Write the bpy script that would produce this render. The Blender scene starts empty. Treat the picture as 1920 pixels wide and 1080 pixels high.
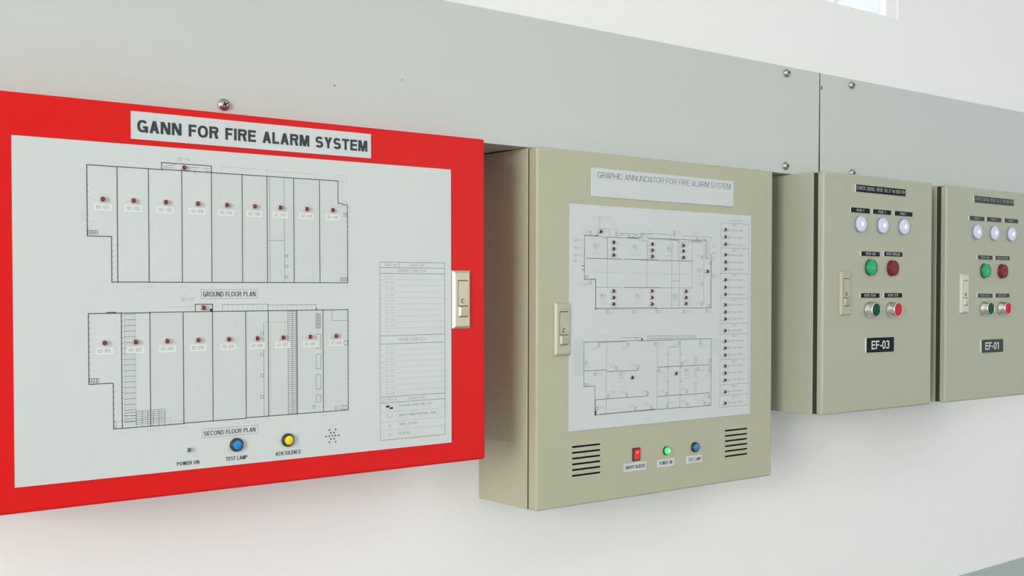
import bpy, bmesh, math, random
from mathutils import Vector
random.seed(7)
for _c in (bpy.data.objects, bpy.data.meshes, bpy.data.materials, bpy.data.lights, bpy.data.cameras):
    for _d in list(_c): _c.remove(_d)
S = bpy.context.scene
COL = S.collection

# ------------------------------------------------------------------ camera, sky, lights, exposure
# world axes: wall surface is y = 0, x runs right along the wall, z = 0 at the cabinet tops, metres
cam = bpy.data.cameras.new('camera'); cam_ob = bpy.data.objects.new('camera', cam); COL.objects.link(cam_ob)
cam.sensor_width = 36.0; cam.lens = 2119.19 / 1920 * 36; cam.shift_x = -2.02 / 1920; cam.shift_y = 43.80 / 1920
cam.clip_start = 0.02; cam.clip_end = 60
cam_ob.location = (-1.5426, -1.3171, -0.1951)
cam_ob.rotation_euler = (math.pi / 2 - 0.0178, 0.0, -0.6675)
S.camera = cam_ob
S.view_settings.view_transform = 'Standard'; S.view_settings.look = 'None'
S.view_settings.exposure = -0.14; S.view_settings.gamma = 1.0; S.view_settings.use_curve_mapping = False
world = bpy.data.worlds.new('sky'); S.world = world; world.use_nodes = True
world.node_tree.nodes['Background'].inputs[0].default_value = (0.94, 0.98, 1.0, 1)
world.node_tree.nodes['Background'].inputs[1].default_value = 3.5

ROOM = dict(x0=-5.5, x1=5.2, y0=-5.6, z0=-1.75, z1=1.45)
def area(name, loc, rot, sx, sy, power, col):
    l = bpy.data.lights.new(name, 'AREA'); l.shape = 'RECTANGLE'; l.size = sx; l.size_y = sy
    l.energy = power; l.color = col
    o = bpy.data.objects.new(name, l); COL.objects.link(o); o.location = loc; o.rotation_euler = rot
    return o
# daylight through the left wall opening; front and ceiling lamps are added, unseen fill
area('daylight_left_opening', (-5.62, -3.0, 0.2), (0, -math.pi / 2, 0), 1.9, 1.4, 225, (1.0, 0.985, 0.945))
area('front_opening_fill', (2.8, -5.72, 0.15), (math.pi / 2, 0, 0), 2.4, 2.0, 4, (0.95, 1.0, 0.99))
area('ceiling_fill_row', (1.6, -2.2, 1.43), (0, 0, 0), 4.0, 0.6, 15, (0.98, 1.0, 0.98))


# ------------------------------------------------------------------ materials
def mat(name, col, rough=0.5, metal=0.0, spec=0.5, noise=0.0, nscale=300.0, bump=0.0, bscale=400.0, emit=None, es=0.0, trans=0.0, coat=0.0):
    m = bpy.data.materials.new(name); m.use_nodes = True
    nt = m.node_tree; b = nt.nodes['Principled BSDF']
    b.inputs['Roughness'].default_value = rough; b.inputs['Metallic'].default_value = metal
    b.inputs['Specular IOR Level'].default_value = spec; b.inputs['Transmission Weight'].default_value = trans
    b.inputs['Coat Weight'].default_value = coat
    b.inputs['Base Color'].default_value = (*col, 1)
    tc = nt.nodes.new('ShaderNodeTexCoord')
    if noise > 0:
        n = nt.nodes.new('ShaderNodeTexNoise'); n.inputs['Scale'].default_value = nscale; n.inputs['Detail'].default_value = 3
        r = nt.nodes.new('ShaderNodeMapRange'); r.inputs[3].default_value = 1 - noise; r.inputs[4].default_value = 1 + noise
        mx = nt.nodes.new('ShaderNodeMix'); mx.data_type = 'RGBA'; mx.blend_type = 'MULTIPLY'; mx.inputs[0].default_value = 1
        mx.inputs[6].default_value = (*col, 1)
        nt.links.new(tc.outputs['Object'], n.inputs['Vector']); nt.links.new(n.outputs[0], r.inputs[0])
        nt.links.new(r.outputs[0], mx.inputs[7]); nt.links.new(mx.outputs[2], b.inputs['Base Color'])
    if bump > 0:
        n2 = nt.nodes.new('ShaderNodeTexNoise'); n2.inputs['Scale'].default_value = bscale; n2.inputs['Detail'].default_value = 2
        bp = nt.nodes.new('ShaderNodeBump'); bp.inputs['Strength'].default_value = bump; bp.inputs['Distance'].default_value = 0.0004
        nt.links.new(tc.outputs['Object'], n2.inputs['Vector']); nt.links.new(n2.outputs[0], bp.inputs['Height'])
        nt.links.new(bp.outputs[0], b.inputs['Normal'])
    if emit:
        b.inputs['Emission Color'].default_value = (*emit, 1); b.inputs['Emission Strength'].default_value = es
    return m
def srgb(r, g, b):
    f = lambda c: (c / 255 / 12.92) if c <= 10 else ((c / 255 + 0.055) / 1.055) ** 2.4
    return (f(r), f(g), f(b))
M_WALL = mat('white_wall_paint', (0.875, 0.88, 0.87), 0.75, bump=.15, bscale=900, noise=.01, nscale=3)
M_CEIL = mat('white_ceiling_paint', (0.82, 0.82, 0.81), 0.8)
M_FLOOR = mat('grey_floor_screed', (0.27, 0.28, 0.28), 0.5, noise=.08, nscale=4)
M_DADO = mat('green_grey_dado_paint', srgb(172, 187, 182), 0.45)
M_TRUNK = mat('pale_grey_trunking_paint', (0.55, 0.585, 0.562), 0.35, bump=.05, bscale=1500)
M_FRAME = mat('white_window_frame', (0.9, 0.91, 0.92), 0.4)
M_RED = mat('red_enamel', (0.69, 0.007, 0.007), 0.42, spec=.22, bump=.05, bscale=1500)
M_BEIGE = mat('beige_enamel', (0.44, 0.445, 0.32), 0.42, bump=.12, bscale=1300)
M_BEIGE2 = mat('beige_grey_enamel', (0.42, 0.435, 0.335), 0.42, bump=.12, bscale=1300)
M_STICKER_BEIGE = mat('clear_sticker', (0.428, 0.443, 0.345), 0.3)
M_SHEET = mat('pale_acrylic_sheet', (0.605, 0.645, 0.642), 0.4)
M_SHEET2 = mat('pale_paper_sheet', (0.59, 0.63, 0.64), 0.4)
M_STICKER = mat('label_sticker', (0.71, 0.735, 0.725), 0.4)
M_LABEL = mat('white_label', (0.60, 0.64, 0.63), 0.4)
I_TEXT = mat('charcoal_print', srgb(48, 56, 62), 0.6); I_THINTEXT = mat('grey_print', srgb(64, 72, 76), 0.6)
I_HEAVY = mat('dark_line_ink', srgb(52, 56, 58), 0.6); I_HEAVY2 = mat('dark_grey_line_ink', srgb(80, 86, 88), 0.6)
I_MID = mat('mid_line_ink', srgb(84, 90, 92), 0.6)
I_THIN = mat('thin_line_ink', srgb(100, 107, 109), 0.6); I_FAINT = mat('faint_line_ink', srgb(152, 160, 160), 0.6)
I_HATCH = mat('hatch_ink', srgb(184, 191, 190), 0.6); M_BEZEL = mat('bezel_chrome', (0.7, 0.69, 0.66), 0.3, 1.0); M_REDRIM = mat('red_lens_rim', (0.09, 0.004, 0.008), 0.2); M_DARKLENS = mat('dark_lens', (0.07, 0.008, 0.012), 0.2)
I_PALE = mat('pale_lettering_ink', srgb(124, 131, 132), 0.6); I_BLACK = mat('black_ink', srgb(30, 32, 34), 0.6)
M_BLACK = mat('black_plastic', srgb(46, 47, 50), 0.35); M_RECESS = mat('black_recess', (0.006, 0.006, 0.006), 0.8)
M_GROOVE = mat('dark_groove', srgb(92, 92, 84), 0.7)
M_STEEL = mat('screw_steel', (0.50, 0.48, 0.43), 0.32, 1.0, noise=.1, nscale=900); M_CHROME = mat('chrome', (0.86, 0.86, 0.84), 0.16, 1.0)
M_LATCH = mat('warm_zinc_latch', srgb(196, 188, 166), 0.35, .2); M_LATCHB = mat('beige_zinc_latch', srgb(180, 177, 157), 0.4, .1); M_LATCHW = mat('white_zinc_latch', srgb(206, 204, 192), 0.35, .15)
M_REDLENS = mat('red_lens', (0.32, 0.012, 0.022), 0.25)
M_GREENOFF = mat('dull_green_lens', srgb(66, 112, 84), 0.2)
M_BLUE = mat('blue_button', srgb(32, 132, 205), 0.35); M_YELLOW = mat('yellow_button', srgb(240, 210, 25), 0.35)
M_REDGLOW = mat('red_rocker', (0.6, 0.01, 0.015), 0.25, emit=(1, .03, .05), es=.3); M_REDHOT = mat('red_rocker_hot', (0.9, .1, .1), 0.3, emit=(1, .22, .2), es=1.0)
M_DKGREEN = mat('dark_green_plastic', srgb(28, 74, 48), 0.35); M_DKRED = mat('dark_red_plastic', srgb(96, 16, 26), 0.35)
M_GREENON = mat('green_lamp', (0.05, 0.6, 0.15), 0.25, emit=(.05, .9, .2), es=.6); M_GREENHOT = mat('green_lamp_core', (0.3, 0.9, 0.3), 0.25, emit=(.3, 1, .35), es=.9)
M_WRING = mat('pale_lamp_ring', srgb(140, 142, 172), 0.3); M_WHITEON = mat('white_lamp', (0.42, 0.44, 0.56), 0.25, emit=(.72, .76, 1), es=.3); M_WHITEHOT = mat('white_lamp_core', (0.8, 0.85, 0.9), 0.25, emit=(.9, .95, 1), es=1.2)
M_GREENLENS = mat('green_pilot', (0.0, 0.26, 0.09), 0.2, emit=(0, .6, .2), es=.16); M_GREENLENS2 = mat('green_pilot_core', (0.0, 0.36, 0.15), 0.2, emit=(.02, .7, .3), es=.22)
M_REDPILOT = mat('red_pilot', (0.20, 0.008, 0.02), 0.2, spec=.3); M_STARTGREEN = mat('start_green', srgb(8, 74, 54), 0.5, spec=.2); M_STOPRED = mat('stop_red', srgb(198, 34, 44), 0.5, spec=.2)
M_PLATE = mat('black_laminate', srgb(12, 16, 20), 0.45, spec=.15); M_PLATE2 = mat('charcoal_laminate', srgb(58, 64, 66), 0.45, spec=.2)
M_ENGRAVE2 = mat('grey_white_engraving', srgb(205, 210, 208), 0.5); M_ENGRAVE3 = mat('dim_engraving', srgb(165, 172, 170), 0.5); M_GAPSHADE = mat('dark_gap_shade', srgb(62, 62, 52), 0.9, spec=.1)
M_CORE = mat('white_laminate_core', srgb(226, 228, 222), 0.5); M_ENGRAVE = mat('white_engraving', srgb(228, 232, 230), 0.5)
def slat_mat():
    m = mat('translucent_slat', (0.86, 0.88, 0.9), 0.6); nt = m.node_tree; b = nt.nodes['Principled BSDF']
    tr = nt.nodes.new('ShaderNodeBsdfTranslucent'); tr.inputs[0].default_value = (0.95, 0.96, 0.97, 1)
    mx = nt.nodes.new('ShaderNodeMixShader'); mx.inputs[0].default_value = .85
    nt.links.new(b.outputs[0], mx.inputs[1]); nt.links.new(tr.outputs[0], mx.inputs[2]); nt.links.new(mx.outputs[0], nt.nodes['Material Output'].inputs[0])
    return m
M_SLAT = slat_mat()
M_GLASS = mat('window_glass', (0.95, 0.98, 0.98), 0.02, trans=1.0)


# ------------------------------------------------------------------ mesh builder (millimetres in, metres out; depth d grows out of the wall)
class MB:
    def __init__(s): s.v = []; s.f = []; s.m = []; s.s = []; s.mats = []
    def mi(s, m):
        if m not in s.mats: s.mats.append(m)
        return s.mats.index(m)
    def add(s, vs, fs, m, smooth=False):
        o = len(s.v); k = s.mi(m); s.v += [tuple(v) for v in vs]
        for i, f in enumerate(fs):
            s.f.append([a + o for a in f]); s.m.append(k); s.s.append(smooth if isinstance(smooth, bool) else smooth[i])
        return s
    def box(s, u0, u1, d0, d1, z0, z1, m):
        vs = [(u, -d, z) for d in (d0, d1) for z in (z0, z1) for u in (u0, u1)]
        return s.add(vs, [(0, 2, 3, 1), (4, 5, 7, 6), (0, 1, 5, 4), (2, 6, 7, 3), (0, 4, 6, 2), (1, 3, 7, 5)], m)
    def rbox(s, u0, u1, d0, d1, z0, z1, m, r, seg=3, front_only=False, keep_back=False):
        bm = bmesh.new(); bmesh.ops.create_cube(bm, size=1)
        for v in bm.verts:
            v.co = Vector(((u0 + u1) / 2 + v.co.x * (u1 - u0), -(d0 + d1) / 2 + v.co.y * (d1 - d0), (z0 + z1) / 2 + v.co.z * (z1 - z0)))
        es = [e for e in bm.edges if not front_only or all(abs(v.co.y + d1) < 1e-5 for v in e.verts)]
        if keep_back: es = [e for e in es if not all(abs(v.co.y + d0) < 1e-5 for v in e.verts)]
        bmesh.ops.bevel(bm, geom=es, offset=r, segments=seg, profile=0.5, affect='EDGES')
        bm.normal_update(); bm.verts.index_update()
        vs = [v.co.copy() for v in bm.verts]; fs = [[v.index for v in f.verts] for f in bm.faces]
        sm = [max(abs(c) for c in f.normal) < 0.999 and seg > 1 for f in bm.faces]
        bm.free(); return s.add(vs, fs, m, sm)
    def lathe(s, u, z, prof, m, seg=32, smooth=True):
        "profile of (radius, depth) turned about the axis pointing out of the wall"
        vs = []; rings = []
        for r, d in prof:
            if r < 1e-6: rings.append([len(vs)]); vs.append((u, -d, z))
            else:
                rings.append(list(range(len(vs), len(vs) + seg)))
                vs += [(u + r * math.cos(2 * math.pi * k / seg), -d, z + r * math.sin(2 * math.pi * k / seg)) for k in range(seg)]
        fs = []; sm = []
        for (a, b, pa, pb) in zip(rings, rings[1:], prof, prof[1:]):
            for k in range(seg):
                j = (k + 1) % seg
                if len(a) == 1 and len(b) == 1: continue
                if len(a) == 1: f = (a[0], b[j], b[k])
                elif len(b) == 1: f = (a[k], a[j], b[0])
                else: f = (a[k], a[j], b[j], b[k])
                fs.append(f); sm.append(smooth and abs(pa[1] - pb[1]) > 1e-6)
        return s.add(vs, fs, m, sm)
    def disc(s, u, z, r, d, m, seg=16):
        return s.add([(u + r * math.cos(2 * math.pi * k / seg), -d, z + r * math.sin(2 * math.pi * k / seg)) for k in range(seg)], [tuple(range(seg))], m)
    def line(s, u0, z0, u1, z1, w, d, m):
        dx, dz = u1 - u0, z1 - z0; n = math.hypot(dx, dz) or 1.0
        dx, dz = dx / n * w / 2, dz / n * w / 2
        a = (u0 - dx, z0 - dz); b = (u1 + dx, z1 + dz)
        return s.add([(a[0] + dz, -d, a[1] - dx), (b[0] + dz, -d, b[1] - dx), (b[0] - dz, -d, b[1] + dx), (a[0] - dz, -d, a[1] + dx)], [(0, 1, 2, 3)], m)
    def lines(s, segs, w, d, m):
        for q in segs: s.line(*q, w, d, m)
    def rect(s, u0, z0, u1, z1, w, d, m):
        for q in ((u0, z0, u1, z0), (u1, z0, u1, z1), (u1, z1, u0, z1), (u0, z1, u0, z0)): s.line(*q, w, d, m)
    def fill(s, u0, z0, u1, z1, d, m):
        return s.add([(u0, -d, z0), (u1, -d, z0), (u1, -d, z1), (u0, -d, z1)], [(0, 1, 2, 3)], m)
    def font(s, txt, u0, z0, u1, z1, d, m, t=0.6):
        "grotesque capitals fitted to the box, stem width t"
        for i, p in enumerate(sans(txt, u1 - u0, z1 - z0, t)):
            a = sum(p[k][0] * p[(k + 1) % len(p)][1] - p[(k + 1) % len(p)][0] * p[k][1] for k in range(len(p)))
            s.add([(u0 + x, -d - .004 * (i % 23), z0 + y) for x, y in (p if a > 0 else p[::-1])], [tuple(range(len(p)))], m)
    def stroke(s, txt, u0, z0, u1, z1, d, m, w=0.35):
        "single-stroke drafting lettering fitted to the box"
        pl, tw = strokes(txt); sx = (u1 - u0) / tw; sz = (z1 - z0) / 6.0
        for p in pl:
            for (x0, y0), (x1, y1) in zip(p, p[1:]): s.line(u0 + x0 * sx, z0 + y0 * sz, u0 + x1 * sx, z0 + y1 * sz, w, d, m)
    def build(s, name, parent=None, **props):
        me = bpy.data.meshes.new(name); k = 0.001
        me.from_pydata([(x * k, y * k, z * k) for x, y, z in s.v], [], s.f)
        for m in s.mats: me.materials.append(m)
        me.polygons.foreach_set('material_index', s.m); me.polygons.foreach_set('use_smooth', s.s); me.update()
        o = bpy.data.objects.new(name, me); COL.objects.link(o)
        if parent is not None: o.parent = parent
        for a, b in props.items(): o[a] = b
        return o

GW = dict(A=.94, B=.92, C=.98, D=.95, E=.84, F=.78, G=1.02, H=.95, I=0, K=.95, L=.76, M=1.1, N=.95, O=1.03, P=.88, R=.94, S=.9, T=.86, U=.93, V=.92, W=1.32, Y=.92, Z=.86)
GW.update({'0': .74, '1': .5, '3': .74, '-': .38, '.': 0, '/': .36, ' ': .44})
def sans_glyph(ch, W, tx, ty):
    "polygons of one grotesque capital, cap height 1, stem tx, bar ty"
    P = []
    def R(x0, y0, x1, y1): P.append([(x0, y0), (x1, y0), (x1, y1), (x0, y1)])
    def Q(*p): P.append(list(p))
    def arc(cx, cy, rx, ry, a0, a1, n=20):
        e = 2 / 2.35
        def pt(a, x, y):
            c, s = math.cos(math.radians(a)), math.sin(math.radians(a))
            return (cx + math.copysign(abs(c) ** e, c) * x, cy + math.copysign(abs(s) ** e, s) * y)
        for k in range(n):
            a, b = a0 + (a1 - a0) * k / n, a0 + (a1 - a0) * (k + 1) / n
            P.append([pt(a, rx, ry), pt(b, rx, ry), pt(b, max(rx - tx, .01), max(ry - ty, .01)), pt(a, max(rx - tx, .01), max(ry - ty, .01))])
    d = tx * 1.12
    if ch == 'A':
        c = W / 2; Q((0, 0), (d, 0), (c + d / 2, 1), (c - d / 2, 1)); Q((W - d, 0), (W, 0), (c + d / 2, 1), (c - d / 2, 1)); R(W * .2, .21, W * .8, .21 + ty)
    elif ch in 'BPR':
        r0 = .5 + ty / 2 if ch == 'B' else .55; r = r0 / 2; x = W - r * (1.05 if ch == 'B' else 1)
        R(0, 0, tx, 1); R(0, 1 - ty, x, 1); R(0, 1 - r0, x, 1 - r0 + ty); arc(x, 1 - r, W - x - (.03 if ch == 'B' else 0), r, -90, 90)
        if ch == 'B': R(0, 0, x, ty); q = (.5 + ty / 2) / 2; arc(x, q, W - x, q, -90, 90)
        if ch == 'R': Q((W * .42, .45 + ty), (W * .42 + d, .45 + ty), (W, 0), (W - d * 1.05, 0))
    elif ch == 'C': arc(W / 2, .5, W / 2, .5, 38, 322, 30)
    elif ch == 'G': arc(W / 2, .5, W / 2, .5, 38, 300, 30); R(W - tx * .9, 0, W, .52); R(W * .52, .52 - ty, W, .52); arc(W / 2, .5, W / 2, .5, 300, 340, 6)
    elif ch == 'D': R(0, 0, tx, 1); R(0, 0, W * .5, ty); R(0, 1 - ty, W * .5, 1); arc(W * .5, .5, W * .5, .5, -90, 90, 24)
    elif ch == 'E': R(0, 0, tx, 1); R(0, 0, W, ty); R(0, 1 - ty, W, 1); R(0, .5 - ty * .4, W * .93, .5 + ty * .6)
    elif ch == 'F': R(0, 0, tx, 1); R(0, 1 - ty, W, 1); R(0, .5 - ty * .5, W * .9, .5 + ty * .5)
    elif ch == 'H': R(0, 0, tx, 1); R(W - tx, 0, W, 1); R(0, .5 - ty / 2, W, .5 + ty / 2)
    elif ch == 'I': R(0, 0, tx, 1)
    elif ch == 'K': R(0, 0, tx, 1); Q((tx * .9, .3), (tx * .9, .3 + d * 1.3), (W - d * 1.25, 1), (W, 1)); Q((W * .36, .62), (W * .36 + d, .72), (W, 0), (W - d * 1.2, 0))
    elif ch == 'L': R(0, 0, tx, 1); R(0, 0, W, ty)
    elif ch == 'M': c = W / 2; R(0, 0, tx * .95, 1); R(W - tx * .95, 0, W, 1); Q((0, 1), (d * 1.25, 1), (c + d * .45, 0), (c - d * .45, 0)); Q((W, 1), (W - d * 1.25, 1), (c - d * .45, 0), (c + d * .45, 0))
    elif ch == 'N': R(0, 0, tx * .95, 1); R(W - tx * .95, 0, W, 1); Q((0, 1), (d * 1.15, 1), (W, 0), (W - d * 1.15, 0))
    elif ch in 'O0': arc(W / 2, .5, W / 2, .5, 0, 360, 40)
    elif ch == 'S':
        r = (.5 + ty / 2) / 2; arc(W / 2, 1 - r, W / 2 * .96, r, 22, 180, 16); arc(W / 2, 1 - r, W / 2 * .96, r, 180, 270, 8); arc(W / 2, r, W / 2, r, -158, 0, 16); arc(W / 2, r, W / 2, r, 0, 90, 8)
    elif ch == '3': r = (.5 + ty / 2) / 2; arc(W / 2, 1 - r, W / 2 * .95, r, -90, 165, 20); arc(W / 2, r, W / 2, r, -165, 90, 20)
    elif ch == '1': R(W - tx, 0, W, 1); Q((W - tx, 1), (W - tx, 1 - ty * 1.2), (W * .1, .7), (W * .1, .7 + ty * .9))
    elif ch == 'T': R(0, 1 - ty, W, 1); R(W / 2 - tx / 2, 0, W / 2 + tx / 2, 1)
    elif ch == 'U': R(0, .36, tx, 1); R(W - tx, .36, W, 1); arc(W / 2, .36, W / 2, .36, 180, 360, 20)
    elif ch == 'V': c = W / 2; Q((0, 1), (d, 1), (c + d / 2, 0), (c - d / 2, 0)); Q((W, 1), (W - d, 1), (c - d / 2, 0), (c + d / 2, 0))
    elif ch == 'W':
        a, c, b = W * .27, W * .5, W * .73
        for p, q in ((d / 2, a), (W - d / 2, b)): Q((p - d / 2, 1), (p + d / 2, 1), (q + d / 2, 0), (q - d / 2, 0))
        for q in (a, b): Q((c - d / 2, 1), (c + d / 2, 1), (q + d / 2, 0), (q - d / 2, 0))
    elif ch == 'Y': c = W / 2; R(c - tx / 2, 0, c + tx / 2, .45); Q((0, 1), (d * 1.1, 1), (c + tx / 2, .4), (c - tx / 2, .4)); Q((W, 1), (W - d * 1.1, 1), (c - tx / 2, .4), (c + tx / 2, .4))
    elif ch == 'Z': R(0, 0, W, ty); R(0, 1 - ty, W, 1); Q((0, ty), (d * 1.35, ty), (W, 1 - ty), (W - d * 1.35, 1 - ty))
    elif ch == '-': R(0, .32, W, .32 + ty)
    elif ch == '.': R(0, 0, tx, ty)
    elif ch == '/': Q((0, 0), (tx * .75, 0), (W, 1), (W - tx * .75, 1))
    return P
def sans(txt, w, h, t):
    "all polygons of a line of lettering of width w, cap height h, stem t (same unit)"
    gap = .13; nat = sum(GW[c] for c in txt) + gap * (len(txt) - 1); thin = sum(1 for c in txt if GW[c] == 0)
    sx = (w - thin * t) / nat; out = []; x = 0.0
    for c in txt:
        W = GW[c] * sx or t
        for p in sans_glyph(c, W / h, t / h, t * .86 / h): out.append([(x + a * h, b * h) for a, b in p])
        x += W + gap * sx
    return out

def _g(*ps): return [[(float(a), float(b)) for a, b in p] for p in ps]
GL = {
 'A': _g(((0, 0), (2, 6), (4, 0)), ((.8, 2.2), (3.2, 2.2))), 'B': _g(((0, 0), (0, 6), (3, 6), (4, 5), (4, 4), (3, 3), (0, 3)), ((3, 3), (4, 2), (4, 1), (3, 0), (0, 0))),
 'C': _g(((4, 1), (3, 0), (1, 0), (0, 1), (0, 5), (1, 6), (3, 6), (4, 5))), 'D': _g(((0, 0), (0, 6), (2.6, 6), (4, 4.6), (4, 1.4), (2.6, 0), (0, 0))),
 'E': _g(((4, 0), (0, 0), (0, 6), (4, 6)), ((0, 3), (3, 3))), 'F': _g(((0, 0), (0, 6), (4, 6)), ((0, 3), (3, 3))),
 'G': _g(((4, 5), (3, 6), (1, 6), (0, 5), (0, 1), (1, 0), (3, 0), (4, 1), (4, 3), (2.4, 3))), 'H': _g(((0, 0), (0, 6)), ((4, 0), (4, 6)), ((0, 3), (4, 3))),
 'I': _g(((2, 0), (2, 6))), 'K': _g(((0, 0), (0, 6)), ((4, 6), (0, 2.4)), ((1.4, 3.6), (4, 0))), 'L': _g(((0, 6), (0, 0), (4, 0))),
 'M': _g(((0, 0), (0, 6), (2, 3), (4, 6), (4, 0))), 'N': _g(((0, 0), (0, 6), (4, 0), (4, 6))), 'O': _g(((1, 0), (0, 1), (0, 5), (1, 6), (3, 6), (4, 5), (4, 1), (3, 0), (1, 0))),
 'P': _g(((0, 0), (0, 6), (3, 6), (4, 5), (4, 4), (3, 3), (0, 3))), 'R': _g(((0, 0), (0, 6), (3, 6), (4, 5), (4, 4), (3, 3), (0, 3)), ((2, 3), (4, 0))),
 'S': _g(((0, 1), (1, 0), (3, 0), (4, 1), (4, 2), (3, 3), (1, 3), (0, 4), (0, 5), (1, 6), (3, 6), (4, 5))), 'T': _g(((0, 6), (4, 6)), ((2, 6), (2, 0))),
 'U': _g(((0, 6), (0, 1), (1, 0), (3, 0), (4, 1), (4, 6))), 'V': _g(((0, 6), (2, 0), (4, 6))), 'W': _g(((0, 6), (1, 0), (2, 4), (3, 0), (4, 6))), 'X': _g(((0, 0), (4, 6)), ((0, 6), (4, 0))),
 'Y': _g(((0, 6), (2, 3), (4, 6)), ((2, 3), (2, 0))), 'Z': _g(((0, 6), (4, 6), (0, 0), (4, 0))),
 '0': _g(((1, 0), (0, 1), (0, 5), (1, 6), (3, 6), (4, 5), (4, 1), (3, 0), (1, 0))), '1': _g(((1, 5), (2, 6), (2, 0))), '2': _g(((0, 5), (1, 6), (3, 6), (4, 5), (4, 4), (0, 0), (4, 0))),
 '3': _g(((0, 5), (1, 6), (3, 6), (4, 5), (4, 4), (3, 3), (1.5, 3)), ((3, 3), (4, 2), (4, 1), (3, 0), (1, 0), (0, 1))), '4': _g(((3, 0), (3, 6), (0, 2), (4, 2))),
 '5': _g(((4, 6), (0, 6), (0, 3.4), (3, 3.4), (4, 2.4), (4, 1), (3, 0), (1, 0), (0, 1))), '6': _g(((4, 5), (3, 6), (1, 6), (0, 5), (0, 1), (1, 0), (3, 0), (4, 1), (4, 2.4), (3, 3.4), (0, 3))),
 '7': _g(((0, 6), (4, 6), (1.4, 0))), '8': _g(((1, 3), (0, 4), (0, 5), (1, 6), (3, 6), (4, 5), (4, 4), (3, 3), (1, 3), (0, 2), (0, 1), (1, 0), (3, 0), (4, 1), (4, 2), (3, 3))),
 '9': _g(((0, 1), (1, 0), (3, 0), (4, 1), (4, 5), (3, 6), (1, 6), (0, 5), (0, 3.6), (1, 2.6), (4, 3))), '-': _g(((.6, 3), (3.4, 3))), '.': _g(((1.8, 0), (2.2, .3))), '/': _g(((0, 0), (4, 6))),
 'o': _g(((1, 0), (0, 1.6), (1, 3.2), (3, 3.2), (4, 1.6), (3, 0), (1, 0))), '(': _g(((3, 6), (2, 4), (2, 2), (3, 0))), ')': _g(((1, 6), (2, 4), (2, 2), (1, 0))), ' ': []}
def strokes(txt):
    out = []; x = 0.0
    for ch in txt:
        for p in GL.get(ch, []): out.append([(a + x, b) for a, b in p])
        x += 5.6
    return out, x - 1.6

def thing(name, label, cat, loc=(0, 0, 0), rot=(0, 0, 0), group=None):
    o = bpy.data.objects.new(name, None); COL.objects.link(o); o.empty_display_size = 0.05
    o.location = loc; o.rotation_euler = rot; o['label'] = label; o['category'] = cat
    if group: o['group'] = group
    return o
def structure(mb, name): return mb.build(name, None, kind='structure')

# ------------------------------------------------------------------ the room
def m_(*a): return [x * 1000 for x in a]
X0, X1, Y0, Z0, Z1 = m_(ROOM['x0'], ROOM['x1'], ROOM['y0'], ROOM['z0'], ROOM['z1'])
WX0, WX1, WZ0, WZ1 = -900, 484.2, 353.2, 1150            # high window in the panel wall
b = MB()
b.box(X0 - 150, WX0, -180, 0, Z0, Z1, M_WALL); b.box(WX1, X1 + 150, -180, 0, Z0, Z1, M_WALL)
b.box(WX0, WX1, -180, 0, Z0, WZ0, M_WALL); b.box(WX0, WX1, -180, 0, WZ1, Z1, M_WALL)
structure(b, 'wall_back')
b = MB(); b.box(X0 - 150, X1 + 150, -180, -Y0 + 150, Z0 - 120, Z0, M_FLOOR); structure(b, 'floor')
b = MB(); b.box(X0 - 150, X1 + 150, -180, -Y0 + 150, Z1, Z1 + 120, M_CEIL); structure(b, 'ceiling')
b = MB()                                                   # left wall with its daylight opening
b.box(X0 - 150, X0, 0, 2300, Z0, Z1, M_WALL); b.box(X0 - 150, X0, 3700, -Y0 + 150, Z0, Z1, M_WALL)
b.box(X0 - 150, X0, 2300, 3700, Z0, -850, M_WALL); b.box(X0 - 150, X0, 2300, 3700, 1150, Z1, M_WALL)
structure(b, 'wall_left')
b = MB(); b.box(X1, X1 + 150, 0, -Y0 + 150, Z0, Z1, M_WALL); structure(b, 'wall_right')
b = MB()                                                   # wall behind the camera with a wide opening added for fill light
b.box(X0, 1600, -Y0, -Y0 + 150, Z0, Z1, M_WALL); b.box(4000, X1, -Y0, -Y0 + 150, Z0, Z1, M_WALL)
b.box(1600, 4000, -Y0, -Y0 + 150, Z0, -850, M_WALL); b.box(1600, 4000, -Y0, -Y0 + 150, 1150, Z1, M_WALL)
structure(b, 'wall_front')
b = MB(); b.box(X0, X1, 0, 4, Z0, -811.2, M_DADO); structure(b, 'trim_1')          # painted dado board low on the wall

# high window with a slatted blind, only its lower right corner is in view
b = MB(); FD = -62
for u0, u1, z0, z1 in ((WX0, WX1, WZ1 - 37, WZ1), (WX0, WX0 + 37, WZ0, WZ1), (WX1 - 37, WX1, WZ0, WZ1)):
    b.rbox(u0, u1, FD, -4, z0, z1, M_FRAME, 1.5, 2)
for u0, u1 in ((274.2, 287.6), (-330, -316.6)): b.rbox(u0, u1, -9, -2, WZ0, WZ1, M_FRAME, 1.0, 2)
b.box(WX0, WX1, FD, -34, WZ0, WZ0 + 6, M_FRAME)
w = structure(b, 'window_1')
b = MB(); b.box(WX0 + 8, WX1 - 8, -56, -52, WZ0 + 4, WZ1 - 8, M_GLASS); g = b.build('window_glass', w)
bl = thing('vertical_blind', 'white ribbed vertical blind glowing behind the high window at the top right', 'blind', (0, 0.019, WZ0 / 1000))
n = 0
u = WX0 + 45
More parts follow.
